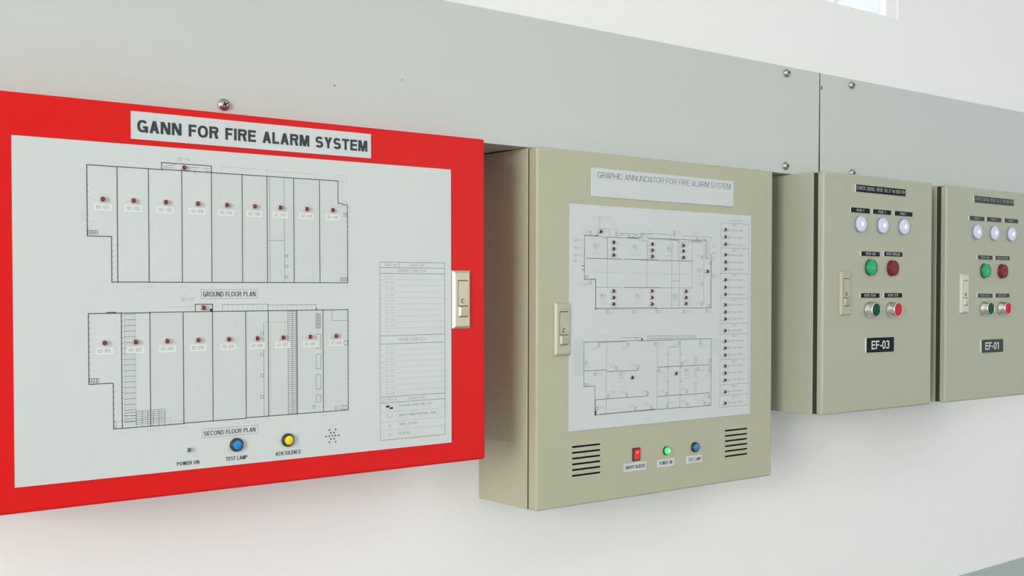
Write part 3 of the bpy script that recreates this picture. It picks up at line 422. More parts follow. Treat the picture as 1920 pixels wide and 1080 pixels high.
ANN = {
    'sheet': [(-191.7,105.4,194.1,422.6)],
    'title': [(-151.5,434.7,151.8,475.5)],
    'thintext': [('GRAPHIC ANNUNCIATOR FOR FIRE ALARM SYSTEM',-139.8,461.7,144,470)],
    'latch': [(-220.8,211.8,-191.4,285.2)],
    'lamp': [(-137,385.4),(-111.7,371.2),(-111.7,361.9),(-111.7,352.9),(-111.4,301.5),(-111.3,292.1),(-111.3,282.8),(-33.5,370.9),(-33.4,361.8),(-33.4,352.6),(-33.7,301.7),(-33.6,292.1),(-33.6,282.5),(32.8,370.8),(32.9,362.2),(33,352.5),(39.2,301.4),(39.3,292),(39.3,282.8),(87.3,332.3),(-73.5,175.7),(18.5,177.8)],
    'listlamp': [(128.2,398.1),(128.3,386.8),(128.4,375.4),(128.5,358.9),(128.6,347.7),(128.7,336.6),(128.5,319.7),(128.6,308.2),(128.7,297),(128.8,280.5),(128.9,269.4),(129,258.4),(128.5,240.1),(128.6,223.7),(128.7,212.9),(128.8,201.9),(128.9,184.7),(129,173.6),(129.1,162.5),(129.3,144.2),(129.4,126.3)],
    'list': {'u': [121.8,188.4],'z': [408.7,369.6,329.9,290.8,251.1,234.3,194.5,155,137.9,119.9]},
    'heavy': [(-164.8,379.6,-138.1,379.6),(-119,378.3,-93.5,378.3),(-93.5,378.3,-60,378.3),(-164,378.4,-164,317.3),(-164.1,317.4,-142.8,317.4),(-142.7,318.1,-142.7,276.1),(-142.6,276.7,-19.6,276.7),(-22.8,275.8,100.4,275.8),(100.1,357.5,100.1,275.6),(87.8,382,87.8,352.1),(88,352.2,94.6,352.2),(-161.3,347.4,-91.2,347.4),(-86.7,347.5,-15,347.5),(-11.2,347.2,58.8,347.2),(-55.5,347.2,-14.5,347.2),(-86.9,306.5,-10.8,306.5),(-80.1,382.1,-75.7,382.1),(-55.7,385.7,-40.6,385.7),(-38.2,385.9,-29.5,385.9),(-54,383,-48.2,383),(-56.7,380.5,-50.2,380.5),(-38.5,379.5,-21.8,379.5),(-21.8,379.7,4.4,379.7),(5.1,379.6,28.2,379.6),(5.1,378.2,28.2,378.2),(-80.1,379.1,-55,379.1),(9.7,379.6,87.7,379.6),(55.1,377.9,78.3,377.9),(-164.5,229.3,-141.4,229.3),(-141.4,229,-63.4,229),(-164.4,229.2,-164.4,167.2),(-164.3,166.7,-143.7,166.7),(-143.3,166.2,-143.3,124.9),(-142.9,125.2,-120.8,125.2),(-120.8,125.3,-21.9,125.3),(-54.8,228.3,72.4,228.3),(72.4,228.1,100.8,228.1),(101.1,228,101.1,124.2),(101.5,124.5,38.5,124.5),(38.5,125.4,-17.5,125.4),(-17.5,125.5,-54.2,125.5),(-163,188.6,-121.1,188.6),(-121.1,185.8,-88.3,185.8),(-88.3,185.5,-57.8,185.5),(-57.8,185.3,-57.8,188.5),(-142,132.2,-142,147.2),(-142,146.9,-88.1,146.9),(-88.1,146.7,-37.7,146.7),(-37.7,146.8,-37.7,149.4),(-17.9,188.3,33.5,188.3),(33.5,187.9,97.7,187.9),(97.7,187.5,97.7,180.8),(-17.6,144.6,33.8,144.6),(33.8,144.2,96.6,144.2),(96.6,144,96.6,140.6)],
    'thin': [(-163.8,378.3,-118,378.3),(-133.1,380.2,-133.1,378.4),(-128.1,376.7,-121,376.7),(-152.7,318.4,-142.2,318.4),(-141.9,317.5,-141.9,277.2),(-142.6,275.4,-19.6,275.4),(98.9,350.2,98.9,275.6),(89.7,380.1,89.7,355.7),(89.8,355.7,94.6,355.7),(94.9,379,94.9,358.2),(95,358.2,99.8,358.2),(-121,376.9,-121,347.8),(-119.4,379.1,-119.4,347.8),(-119.8,345.9,-119.8,306.6),(-40.4,375.2,-40.4,348.5),(-38.4,376.5,-38.4,348.6),(-40.5,346.7,-40.5,306.6),(12.5,376.5,12.5,276.1),(25.3,376.9,25.3,347.2),(28.7,376.2,28.7,276),(57,374.7,57,306.7),(83.4,377.1,83.4,282.1),(-141.2,306.6,-91,306.6),(-55.3,306.4,59,306.4),(12.8,317,28.8,317),(-135.2,389.6,-135.2,403.6),(-136.7,403.6,-133.7,403.6),(-139.8,382.1,-139.8,389.8),(-139.8,389.7,-116,389.7),(-116,389.6,-116,380),(-96.1,380.2,-96.1,384.7),(-96.1,384.8,-85.5,384.8),(-85.5,384.9,-63.9,384.9),(-63.9,384.6,-58.5,384.6),(-94.8,382.8,-86.1,382.8),(-69.3,383,-59.8,383),(-69.3,383,-69.3,379.6),(-63.9,382.2,-63.9,379.3),(-59.6,383.8,-59.6,379.2),(-91.8,384.4,-91.8,382.7),(-40.6,385.7,-40.6,380.1),(-29.5,386.2,4.4,386.2),(4.4,386,10.1,386),(10.1,385.3,18,385.3),(-50.9,381.2,-50.9,375.1),(-50.9,375.1,-41.2,375.1),(-46.8,379.4,-46.8,376.9),(-37.8,378.2,4.4,378.2),(-59.8,376.5,-52.9,376.5),(10.1,385.4,10.1,379.7),(18,386.7,18,379.7),(17.9,385.1,19.7,385.1),(36.2,385.6,65.4,385.6),(73.6,385.5,99.6,385.5),(99.6,385.6,99.6,379.5),(36.2,385.1,36.2,380.4),(26.5,375.8,80.2,375.8),(26.5,375.4,26.5,376.6),(73.2,385,73.2,379.9),(78.3,381.8,87.7,381.8),(99.8,353.7,104.1,353.7),(104.1,353.6,104.1,347.9),(-137.4,227.9,-81.2,227.9),(-134.9,126.1,-96.3,126.1),(-96.3,126.5,-21.9,126.5),(89.6,124.5,38.5,124.5),(38.5,125.5,-17.5,125.5),(-121.1,232.5,-121.1,125.7),(-92.7,233.5,-64.2,233.5),(-64.2,228.9,-64.2,233.8),(-64.2,233.7,-58.1,233.7),(-18,227,-18,126),(31.3,226.6,31.3,126),(31,217.5,5.4,217.5),(5.2,217.6,5.2,127.6),(-38.1,228.3,-38.1,235.2),(-38.1,235,9.9,235),(10,234.9,10,228.4),(10.6,233.9,63.5,233.9),(63.5,233.8,63.5,228),(-37.7,231,63.1,231),(-33.4,235.2,-33.4,228.8),(-29,235.1,-29,228.7),(-24.7,235,-24.7,228.6),(-20.3,234.9,-20.3,228.5),(-15.9,234.8,-15.9,228.4),(-11.6,234.8,-11.6,228.3),(-7.1,234.7,-7.1,228.2),(-2.7,234.6,-2.7,228),(1.7,234.5,1.7,227.9),(6.2,234.4,6.2,227.8)],
    'faint': [(-158.7,327.8,-89,327.8),(-72.3,327.6,57.7,327.6),(12.9,292.5,28.9,292.5),(-36.4,384.6,-35.4,379.7),(-179,372.9,-165.4,372.9),(-179,370.9,-165.3,370.9),(-178.9,362.5,-165.3,362.5),(-178.9,360.5,-165.3,360.5),(-178.9,352.2,-165.3,352.2),(-178.9,350.2,-165.3,350.2),(-120.8,131.2,-90.5,131.2),(-90.5,131.2,-90.5,126),(14,234.2,14,228.6),(18.5,234.1,18.5,228.5),(23,234,23,228.4),(27.5,233.9,27.5,228.3),(32,233.8,32,228.2),(36.6,233.7,36.6,228),(41.2,233.6,41.2,227.9),(45.7,233.5,45.7,227.8),(50.3,233.4,50.3,227.7),(55,233.3,55,227.6),(59.6,233.2,59.6,227.5),(81.8,225.4,81.8,217.4),(81.9,217.1,100.8,217.1),(62.8,201.5,67.9,201.5),(62.8,199.5,67.9,199.5),(62.8,197.6,68,197.6),(62.8,195.7,68,195.7),(62.9,193.8,68,193.8),(62.9,191.9,68,191.9),(62.9,190,68,190),(62.9,181.9,68.1,181.9),(63,180,68.1,180),(63,178.1,68.1,178.1),(63,176.2,68.1,176.2),(63,174.2,68.1,174.2),(63,172.3,68.1,172.3),(63,170.4,68.1,170.4),(63.1,161.7,68.2,161.7),(63.1,159.8,68.2,159.8),(63.1,157.9,68.2,157.9),(63.1,155.9,68.2,155.9),(63.1,154,68.3,154),(63.1,152.1,68.3,152.1),(63.2,150.2,68.3,150.2),(-184.6,233.2,-164.6,233.2),(-184.6,231.4,-164.5,231.4),(-184.5,229.5,-164.5,229.5),(-184.5,227.7,-164.5,227.7),(-184.5,225.8,-164.5,225.8),(-184.5,224,-164.5,224),(-184.5,222.1,-164.5,222.1),(-184.5,220.3,-164.5,220.3),(-184.5,218.4,-164.5,218.4),(-184.5,216.6,-164.5,216.6),(-184.5,214.8,-164.5,214.8),(-184.5,212.9,-164.5,212.9),(-184.5,211.1,-164.4,211.1),(-184.5,209.2,-164.4,209.2),(-184.4,207.4,-164.4,207.4),(-184.4,205.5,-164.4,205.5),(-184.4,203.7,-164.4,203.7),(-184.4,201.8,-164.4,201.8),(-184.4,200,-164.4,200),(-184.4,198.2,-164.4,198.2),(-184.4,196.3,-164.4,196.3),(-184.4,194.5,-164.4,194.5),(-184.4,192.6,-164.4,192.6),(-184.4,190.8,-164.4,190.8),(-184.4,188.9,-164.3,188.9),(-184.4,187.1,-164.3,187.1),(-184.4,185.2,-164.3,185.2),(-184.3,183.4,-164.3,183.4),(101.5,227,117.6,227),(101.5,224.5,117.6,224.5),(101.5,222.1,117.6,222.1),(101.5,219.7,117.6,219.7),(101.5,217.3,117.6,217.3),(101.6,214.8,117.7,214.8),(101.6,212.4,117.7,212.4),(101.6,210,117.7,210),(101.6,207.6,117.7,207.6)],
    'rthin': [(-183.6,370.8,-179,372.8),(-183.6,360.4,-178.9,362.4),(-183.5,350.1,-178.9,352.1),(-183.5,341.9,-178.8,343.9),(103.7,370.2,108.5,372.1),(103.8,360.2,108.6,362.1),(-163.2,318.8,-160,322.6),(-158.9,318.9,-155.7,322.6),(90.6,277.2,94.4,281.4),(95.4,277.2,99.2,281.4),(-162.9,167.3,-159.8,171.1),(-159.2,167.2,-156,170.9),(91.3,125.3,95.1,129.5),(96,125,99.8,129.2),(-62.8,228.7,-48.5,233),(2.1,205.5,5.2,208),(31.1,205.2,34.3,207.7),(2.2,184.8,5.3,187.3),(31.2,184.9,34.4,187.4),(1.9,164.2,5,166.6),(31.4,163.7,34.5,166.2),(31.5,142.8,34.7,145.3)],
    'black': [(-169.5,336.2,-165.2,337.1),(-167.9,330.7,-164.6,331.6),(-143.6,275.2,-141.2,276.7),(-144.1,379.6,-137.1,380.5),(-143.3,124.5,-140.5,131.5),(-51.7,229.3,-48.5,231.9),(-59.1,228.8,-56.6,230.3)],
    'sym': [(-153,383.6),(-102.3,383.4),(-152.7,313.1),(-119.5,271.8),(-66.8,271.4),(-19.5,271.8),(17.4,389.6),(67.8,382.9),(78.8,353.8),(78.8,312.9),(79,282.6),(39.1,270.9),(90.4,271.2),(104.3,325.4),(97.5,345.4),(-135.8,224.3),(-77.7,224),(-22.5,223.6),(-159.7,200.3),(-143.2,183.8),(-102.2,190.3),(-57.6,190.5),(-116.9,151),(-80.6,151),(-38.4,151.3),(-138.4,134.9),(-62.8,129.5),(-30,129.4),(28.7,223.2),(76,223.1),(35.3,192.2),(-14.1,183.4),(71.6,182.6),(97.5,178.3),(2.2,148.5),(46.8,149.1),(96.7,138.2),(2.8,129.7),(48.3,129.4),(86.5,128.6),(98.1,194.4)],
    'symtext': [(-161.9,384.6),(-102.4,389.8),(-161.6,310.8),(-110.3,270.6),(-57.2,270.4),(-33.7,390.1),(26.4,389.9),(64.2,390.3),(71.5,354.8),(71.8,313.5),(70.8,283.7),(-10.7,270.6),(48.5,270.1),(100,269.6),(112.5,325.5),(-143.4,220.1),(-84.9,220.1),(-157.5,193.5),(-134.6,183.7),(-109.3,194),(-66.3,193.9),(-108.8,155.9),(-88.1,155.5),(-45.9,154.5),(-129.9,135.2),(-70.2,133.8),(-38.2,133.7),(-10.4,223.8),(20.8,220.6),(77.2,217.5),(44.4,195.2),(-5.7,179.9),(79.8,179.6),(92.8,171),(-7.8,152.4),(40.1,153.1),(88.3,138.6),(11.3,133.5),(39.5,133.4),(79,133.2)],
    'zonebox': [(-142.1,365.9),(-64.6,366.5),(-128.1,294.9),(-58.5,295),(6.9,365.8),(73.3,334.2),(20.1,294.8),(-91.6,181.6),(46.3,181.6)],
    'zonebox2': [(-141.8,360.7),(-64.1,361.2),(-128.5,289.5),(-59,289.4),(7.1,361.4),(73.3,329.1),(20.4,289.2),(-91.3,175.9),(46.6,175.4)],
    'tick': [(-152.9,354.2,-129,355.7),(-76.7,354.1,-51.3,355.6),(-135.3,283.3,-119.2,284.8),(-66.8,283,-49.9,284.5),(-4.6,353.5,19.9,355.1),(62.4,323.5,81.1,325.1),(63.8,318.4,80.7,320),(-98.8,169.3,-83.8,170.8),(39.3,168.6,54,170.2),(-150.4,405.7,-111,407.2),(-129.8,385.2,-118.5,386.7),(-132.4,236.2,-110.2,237.7),(-57,236.1,-35.6,237.6),(-104.9,371.1,-100,371.8),(-104.9,361.7,-100,362.4),(-104.8,352.8,-99.9,353.5),(-104.6,301.1,-99.7,301.8),(-104.5,291.7,-99.6,292.4),(-104.5,282.3,-99.5,283),(-26.2,370.8,-21,371.6),(-26.2,361.6,-21,362.4),(-26.1,352.4,-20.9,353.2),(-26.5,301.3,-21.2,302.1),(-26.4,291.6,-21.2,292.4),(-26.4,281.9,-21.1,282.7),(40.4,370.7,45.9,371.5),(40.5,362,46,362.8),(40.6,352.3,46,353.1),(46.9,301,52.4,301.8),(46.9,291.5,52.5,292.3),(47,282.2,52.5,283)],
    'rfaint': [(62.8,188.4,68,202.7),(63,168.5,68.1,183.2),(63.1,147.8,68.2,162.9),(63.2,135.4,68.4,142.3)],
    'slot_left': [(-184.9,-131.7,82.9),(-184.9,-131.7,74.7),(-184.8,-131.6,66.7),(-184.8,-131.6,58.6),(-184.8,-131.5,50.6),(-184.7,-131.5,42.5)],
    'slot_right': [(135.6,188.5,82),(135.7,188.6,73.8),(135.7,188.6,65.7),(135.8,188.7,57.7),(135.8,188.8,49.6),(135.9,188.8,41.5)],
    'rocker': [(-67.8,52.7,-52.8,71.8)],
    'green': [(-1.4,62.8)],
    'greenbase': [(-0.9,62.3)],
    'blue': [(61.5,62.6)],
    'bluering': [(61.6,62.3)],
    'plate': [(-85.3,38.2,-39.9,50.3),(-15.9,38.5,19.7,49.8),(47.3,38.4,81.5,49.7)],
    'cond': [('ON/OFF BUZZER',-82.2,41.7,-42.8,46.8),('POWER ON',-11.9,41.6,15.3,46.7),('TEST LAMP',51.1,41.3,78.8,46.4)],
}
EF3 = {
    'title': [(-74.4,371,71.5,383.5)],
    'ttext': [('STARTER CONTROL MOTOR 1X0.37 KW/380V/3PH',-72.7,375.1,70.7,380.6)],
    'phase': [(-88.1,336,-34.4,344.5),(-25.9,336.3,27.6,344.5),(38.2,336.2,93.2,344.4)],
    'lab': [(-58.1,263.7,-4.6,271.7),(7.8,264.9,62.7,272.9),(-58.7,192.8,-4.6,200.9),(9.1,193.3,63,201.4)],
    'name': [(-42.1,99.4,38.6,125)],
    'nametext': [('EF-03',-27.4,105,24.6,119.4)],
    'lens': [(-70.7,317.3),(-8.6,316.8),(55.9,315.8)],
    'run': [(-39.6,244.5),(23.3,244.2)],
    'push': [(-44.3,172.8),(20.5,173.1)],
    'pushbase': [(-33.8,172.1),(31.3,172.6)],
    'latch': [(-116.9,164.1,-90.3,237.6)],
    'sticker': [(-145.8,369.1,-99.5,385.8)],
}
EF1 = {
    'title': [(-68.8,372.7,76.7,385.5)],
    'ttext': [('STARTER CONTROL MOTOR 1X0.37 KW/380V/3PH',-67,377,75.7,382.7)],
    'phase': [(-84.7,338.5,-31.6,346.8),(-23.3,338.9,30.2,347.5),(41.4,339.4,93.6,347.7)],
    'lab': [(-54.2,265.8,-0.8,274),(9.1,266.1,62.9,274.2),(-52.9,193.2,0.3,201.3),(10.4,193.6,64,201.6)],
    'name': [(-39,88.1,40.7,113.6)],
    'nametext': [('EF-01',-24.8,93.9,23.7,107.9)],
    'lens': [(-67.5,317.9),(-5,317.6),(57.8,318.5)],
    'run': [(-38.3,244.7),(24.1,245)],
    'push': [(-41.6,173),(21.9,173.7)],
    'pushbase': [(-30.2,172.3),(34,172.8)],
    'latch': [(-112.8,164,-88.8,236.8)],
    'sticker': [(-141.9,367.3,-101.9,386.6)],
}

# ------------------------------------------------------------------ red fire alarm graphic panel
red = thing('fire_alarm_panel', 'wide red wall cabinet with two floor plans, titled GANN FOR FIRE ALARM SYSTEM', 'alarm panel', (-0.98467, 0.0, -0.41223), (0, -0.002063, 0.001682))
RD = 152.9
cabinet_shell(red, 629, 411.6, 130, 14, 134, RD, M_RED)
b = MB(); u0, z0, u1, z1 = RED['sheet'][0]; b.box(u0, u1, RD, RD + 1.2, z0, z1, M_SHEET)
D1 = RD + 1.25; D2 = RD + 1.3
b.lines(RED['faint'], .28, D1, I_FAINT); b.lines(RED['thin'], .45, D1, I_THIN); b.lines(RED['heavy'], .85, D2, I_HEAVY)
for u0, z0, u1, z1 in RED['heavy']:                        # wall ticks along the long left walls
    if u0 == u1 and abs(z1 - z0) > 45 and (u0 < -160 or u0 > 100 or -156 < u0 < -150):
        n = int(abs(z1 - z0) / 5.6)
        for k in range(n): zz = min(z0, z1) + (k + .5) * abs(z1 - z0) / n; b.line(u0, zz, u0 + 1.3, zz, .5, D1, I_THIN)
hatch = [(-56, 99.4, 227, 345), (99.4, 111.6, 227, 318), (-124.8, 111.7, 77, 195)]
for ha, hb, hc, hd in hatch:                                # fine diagonal floor hatching
    c0 = ha - hd
    while c0 < hb - hc:
        p0 = max(ha, c0 + hc); p1 = min(hb, c0 + hd)
        if p1 - p0 > .5: b.line(p0, p0 - c0, p1, p1 - c0, .18, D1 - .02, I_HATCH)
        c0 += 1.9
for q in RED['rthin']: b.rect(*q, .48, D1, I_THIN)
for q in RED['black']: b.fill(*q, D2, I_BLACK)
for u0, z0, u1, z1 in RED['tick']:                         # tiny unreadable grid marks under the plans
    n = max(1, int((u1 - u0) / 1.6))
    for k in range(n):
        x = u0 + (u1 - u0) * (k + .2) / n; y = z0 + (z1 - z0) * random.random() * .4
        b.line(x, y, x + .7, z1, .25, D1, I_FAINT); b.line(x, y, x + 1.0, y, .25, D1, I_FAINT)
for (zlo, zhi, pz, pu) in ((220, 330, 11.3, 11.3), (72, 180, 21.6, 22.0)):     # column marks inside the rooms
    z = zlo
    while z < zhi:
        u = -182.0
        while u < 104:
            if u > -162 or z > (275 if zlo > 200 else 125): b.line(u - .5, z - .3, u + .5, z + .3, .3, D1, I_FAINT)
            u += pu
        z += pz
c0 = -152 - 193                                             # dense hatching of the stair column
while c0 < -140 - 79:
    p0 = max(-152.0, c0 + 79); p1 = min(-140.0, c0 + 193)
    if p1 - p0 > .4: b.line(p0, p0 - c0, p1, p1 - c0, .22, D1, I_FAINT)
    c0 += 2.3
T = RED['table']; ua, ub, uc = T['u']; tz = T['z']
b.rect(ua, tz[-1], uc, tz[0], .5, D1, I_MID)
for z in (tz[1], tz[2], tz[3], tz[4], tz[5], tz[6]): b.line(ua, z, uc, z, .5, D1, I_MID)
b.line(ub, tz[0], ub, tz[1], .5, D1, I_MID)
for k in range(1, 10): z = tz[2] + (tz[3] - tz[2]) * k / 10.2; b.line(ua, z, uc, z, .22, D1, I_FAINT)
for k in range(1, 9): z = tz[4] + (tz[5] - tz[4]) * k / 9; b.line(ua, z, uc, z, .22, D1, I_FAINT)
for z in tz[7:10]: b.line(ua, z, uc, z, .25, D1, I_FAINT)
b.line(ub - 1, tz[6], ub - 1, tz[-1], .2, D1, I_FAINT)
def tx(t, u0, zc, u1, h, ink=None, w=.26): b.stroke(t, u0, zc - h / 2, u1, zc + h / 2, D1, ink or I_PALE, w)
tx('ZONE No', ua + 7, (tz[0] + tz[1]) / 2, ub - 3, 2.6); tx('LOCATION', ub + 16, (tz[0] + tz[1]) / 2, ub + 36, 2.6)
tx('GROUND FLOOR PLAN', ua + 27, (tz[1] + tz[2]) / 2, ua + 66, 2.8); tx('SECOND FLOOR PLAN', ua + 27, (tz[3] + tz[4]) / 2, ua + 66, 2.8)
tx('SYMBOLS', ua + 3, (tz[5] + tz[6]) / 2, ub - 4, 2.4); tx('DESCRIPTION', ub + 13, (tz[5] + tz[6]) / 2, ub + 37, 2.6)
for k in range(10): tx('DZ-1%02d' % (k + 1), ua + 8, tz[2] + (tz[3] - tz[2]) * (k + .5) / 10.2, ua + 20, 2.2, I_FAINT, .22)
for k in range(9): tx('DZ-2%02d' % (k + 1), ua + 8, tz[4] + (tz[5] - tz[4]) * (k + .5) / 9, ua + 20, 2.2, I_FAINT, .22)
for k, t in enumerate(('FIRE ALARM CONTROL PANEL (FCP)', 'GRAPHIC ANNUNCIATOR PANEL (GANN)', 'MANUAL STATION', 'ALARM BELL')):
    zc = (tz[6 + k] + tz[7 + k]) / 2; tx(t, ub, zc + 1, ub + (48, 54, 25, 17)[k], 2.4, I_PALE)
zc = (tz[6] + tz[7]) / 2; b.fill(ua + 8, zc, ua + 13, zc + 2.3, D2, I_BLACK); b.fill(ua + 13, zc - 2.2, ua + 18, zc + .1, D2, I_BLACK); b.rect(ua + 8, zc - 2.2, ua + 18, zc + 2.3, .2, D1, I_FAINT)
zc = (tz[7] + tz[8]) / 2; b.rect(ua + 9, zc - 1.5, ua + 17, zc + 2.2, .25, D1, I_FAINT); b.line(ua + 11, zc, ua + 15, zc, .4, D1, I_PALE)
zc = (tz[8] + tz[9]) / 2; b.rect(ua + 11.5, zc - 1.6, ua + 15, zc + 1.8, .22, D1, I_FAINT); tx('M', ua + 12.4, zc, ua + 14, 1.6)
zc = (tz[9] + tz[10]) / 2; b.rect(ua + 11.5, zc - 1.6, ua + 15, zc + 1.8, .22, D1, I_FAINT); tx('B', ua + 12.4, zc, ua + 14, 1.6)
for q in RED['tag']: b.rect(*q, .3, D2, I_THIN)
for t, *q in RED['cond']: b.font(t, *q, D2, I_TEXT, .78)
for u, z in RED['hole']: b.disc(u, z, 1.0, D2, M_RECESS, 12)
b.build('floor_plan_sheet', red, label='pale grey sheet printed with two floor plans and a zone table')
u0, z0, u1, z1 = RED['title'][0]
b = MB(); b.box(u0, u1, RD, RD + 1.2, z0, z1, M_SHEET); t, *q = RED['bold'][0]; b.font(t, *q, RD + 1.3, I_TEXT, 3.05)
b.build('title_plate', red, label='pale title plate lettered GANN FOR FIRE ALARM SYSTEM')
for t, u, z, lu, lz in RED['zone']:
    zz = 302.8 if t[3] == '1' else 156.5
    b = MB(); b.box(u - 9.3, u + 9.3, RD + 1.2, RD + 1.4, zz - 3.6, zz + 3.6, M_STICKER); b.stroke(t, u - 6.6, zz - 1.2, u + 6.4, zz + 1.6, RD + 1.46, I_PALE, .34)
    b.build('zone_label', red)
    indicator(red, lu + .1, 311.0 if t[3] == '1' else 164.9, RD + 1.2)
for t, u, z, lu, lz in RED['roof']:
    b = MB(); b.box(u - 9.3, u + 9.3, RD + 1.2, RD + 1.35, z - 3.4, z + 3.4, M_SHEET); b.stroke(t, u - 6.4, z - 1.3, u + 6.4, z + 1.4, RD + 1.42, I_PALE, .3)
    b.build('zone_label', red)
    indicator(red, lu + .1, lz, RD + 1.2)
b = MB(); b.lathe(-84.6, 47.9, [(3.0, RD + 1.2), (3.0, RD + 2.2), (2.6, RD + 4.6), (2.3, RD + 4.9), (2.2, RD + 4.5), (0, RD + 4.4)], M_CHROME, 22); o = b.build('power_lamp', red)
b = MB(); b.lathe(-84.6, 47.9, [(2.2, RD + 4.4), (2.2, RD + 5.2), (1.5, RD + 6), (0, RD + 6.4)], M_GREENOFF, 18); b.build('lens', o, label='dull green lens')
round_button(red, 'test_button', -29.3, 48.4, RD + 1.2, 7.6, 5.3, M_BLUE, 4.6, 'blue button cap')
round_button(red, 'silence_button', 32.8, 48.4, RD + 1.2, 7.6, 5.3, M_YELLOW, 4.6, 'yellow button cap')
latch(red, 275.4, 206.0, RD, M_LATCH, 3.2)

# ------------------------------------------------------------------ beige graphic annunciator
ann = thing('annunciator_panel', 'tall beige wall cabinet beside the red one, titled GRAPHIC ANNUNCIATOR', 'alarm panel', (-0.3182, 0.0, -0.49643), (0, 0.002962, 0.003529))
AD = 130.0
cabinet_shell(ann, 499.7, 497.2, 109.8, 1.3, 113.6, AD, M_BEIGE, ANN['slot_left'] + ANN['slot_right'], 3.0)
b = MB(); u0, z0, u1, z1 = ANN['sheet'][0]; b.box(u0, u1, AD, AD + 1.2, z0, z1, M_SHEET2); D1 = AD + 1.25; D2 = AD + 1.3
b.lines(ANN['faint'], .28, D1, I_FAINT); b.lines(ANN['thin'], .5, D1, I_THIN); b.lines(ANN['heavy'], .78, D2, I_HEAVY2)
for q in ANN['rthin']: b.rect(*q, .36, D1, I_THIN)
for q in ANN['rfaint']: b.rect(*q, .3, D1, I_PALE)
for q in ANN['black']: b.fill(*q, D2, I_BLACK)
for u, z in ANN['sym']:
    b.rect(u - 2.2, z - 2.5, u + 2.0, z + 1.5, .5, D1, I_THIN); b.line(u - .8, z - 1.2, u + .8, z + .4, .4, D1, I_THIN); b.line(u - .2, z + 1.4, u - .2, z + 3.2, .4, D1, I_THIN)
for u, z in ANN['symtext']:
    b.rect(u - 4.8, z - 1.5, u + 4.8, z + 1.5, .25, D1, I_FAINT)
    for k in range(5): b.line(u - 3.6 + k * 1.6, z - .7, u - 3.0 + k * 1.6, z + .7, .22, D1, I_FAINT)
zn = ['ZONE 3', 'ZONE 2', 'ZONE 2', 'ZONE 1', 'ZONE 1', 'ZONE 4', 'ZONE 5', 'ZONE 7', 'ZONE 8']
for (u, z), t in zip(ANN['zonebox'], zn): b.rect(u - 6.6, z - 2.4, u + 6.6, z + 2.4, .25, D1, I_FAINT); b.stroke(t, u - 4.8, z - 1.4, u + 4.8, z + 1.4, D1, I_PALE, .28)
for u, z in ANN['zonebox2']:
    b.rect(u - 4, z - 2.2, u + 4, z + 2.2, .25, D1, I_FAINT)
    for k in range(3): b.line(u - 2.2 + k * 1.7, z - 1.1, u - 1.4 + k * 1.7, z + 1.1, .25, D1, I_PALE)
for u0, z0, u1, z1 in ANN['tick']:
    n = max(2, int((u1 - u0) / 1.7))
    for k in range(n):
        x = u0 + (u1 - u0) * (k + .2) / n; b.line(x, z0, x + .6 * random.random(), z1, .22, D1, I_FAINT); b.line(x, z0 + (z1 - z0) * random.random(), x + 1.1, z0 + (z1 - z0) * random.random(), .2, D1, I_FAINT)
L_ = ANN['list']; ua, ub = L_['u']; lz = L_['z']
b.rect(ua, lz[-1], ub, lz[0], .4, D1, I_MID)
for z in lz[1:-1]: b.line(ua, z, ub, z, .4, D1, I_MID)
tx('FIRE ALARM ZONE', ua + 18, lz[0] + 4.6, ua + 50, 2.2, I_PALE, .3)
ys = [z for u, z in ANN['listlamp']]; k = 0
for zi, n in enumerate((3, 3, 3, 3, 1, 3, 3, 1, 1)):
    tx('ZONE %d' % (zi + 1), ua + 27.5, lz[zi] - 3.2, ua + 40, 2.2, I_PALE, .28)
    for j in range(n):
        t = ('FLOW SWITCH ZONE %d' % (zi + 1)) if (j == 0 and n == 3) else ('GATE VALVE ZONE %d' % (zi + 1) + ('-%d' % j if n == 3 else ''))
        tx(t, ua + 17.6, ys[k] - .3, ua + 17.6 + 2.15 * len(t), 2.3, I_PALE, .3); k += 1
b.build('floor_plan_sheet', ann, label='pale sheet printed with two pipe plans and a zone list')
u0, z0, u1, z1 = ANN['title'][0]
b = MB(); b.rbox(u0, u1, AD, AD + 1.4, z0, z1, M_SHEET2, .5, 2); t, *q = ANN['thintext'][0]; b.font(t, *q, AD + 1.46, I_THINTEXT, .75)
b.build('title_plate', ann, label='pale title plate lettered GRAPHIC ANNUNCIATOR FOR FIRE ALARM SYSTEM')
for u, z in ANN['lamp']: indicator(ann, u + 1.0, z, AD + 1.2, k=1.05, mlens=M_DARKLENS)
for u, z in ANN['listlamp']: indicator(ann, u + 1.0, z, AD + 1.2, k=1.05, mlens=M_DARKLENS)
u0, z0, u1, z1 = ANN['rocker'][0]
b = MB(); b.rbox(u0, u1, AD, AD + 2.0, z0, z1, M_BLACK, .8, 2, True); o = b.build('buzzer_switch', ann)
um = (u0 + u1) / 2; zm = (z0 + z1) / 2
b = MB(); a0, a1 = u0 + 2.2, u1 - 2.0
b.add([(a0, -AD - 2.0, z0 + 2), (a1, -AD - 2.0, z0 + 2), (a1, -AD - 2.2, zm), (a0, -AD - 2.2, zm), (a1, -AD - 4.6, z1 - 2), (a0, -AD - 4.6, z1 - 2), (a1, -AD - 2, z1 - 2), (a0, -AD - 2, z1 - 2)],
      [(0, 1, 2, 3), (3, 2, 4, 5), (5, 4, 6, 7), (1, 6, 4, 2), (0, 3, 5, 7)], M_REDGLOW)
b.disc(um - .6, zm + 3.6, 2.6, AD + 3.75, M_REDHOT, 14); b.build('rocker', o, label='red rocker lit from inside')
GU, GZ = 2.4, 62.3
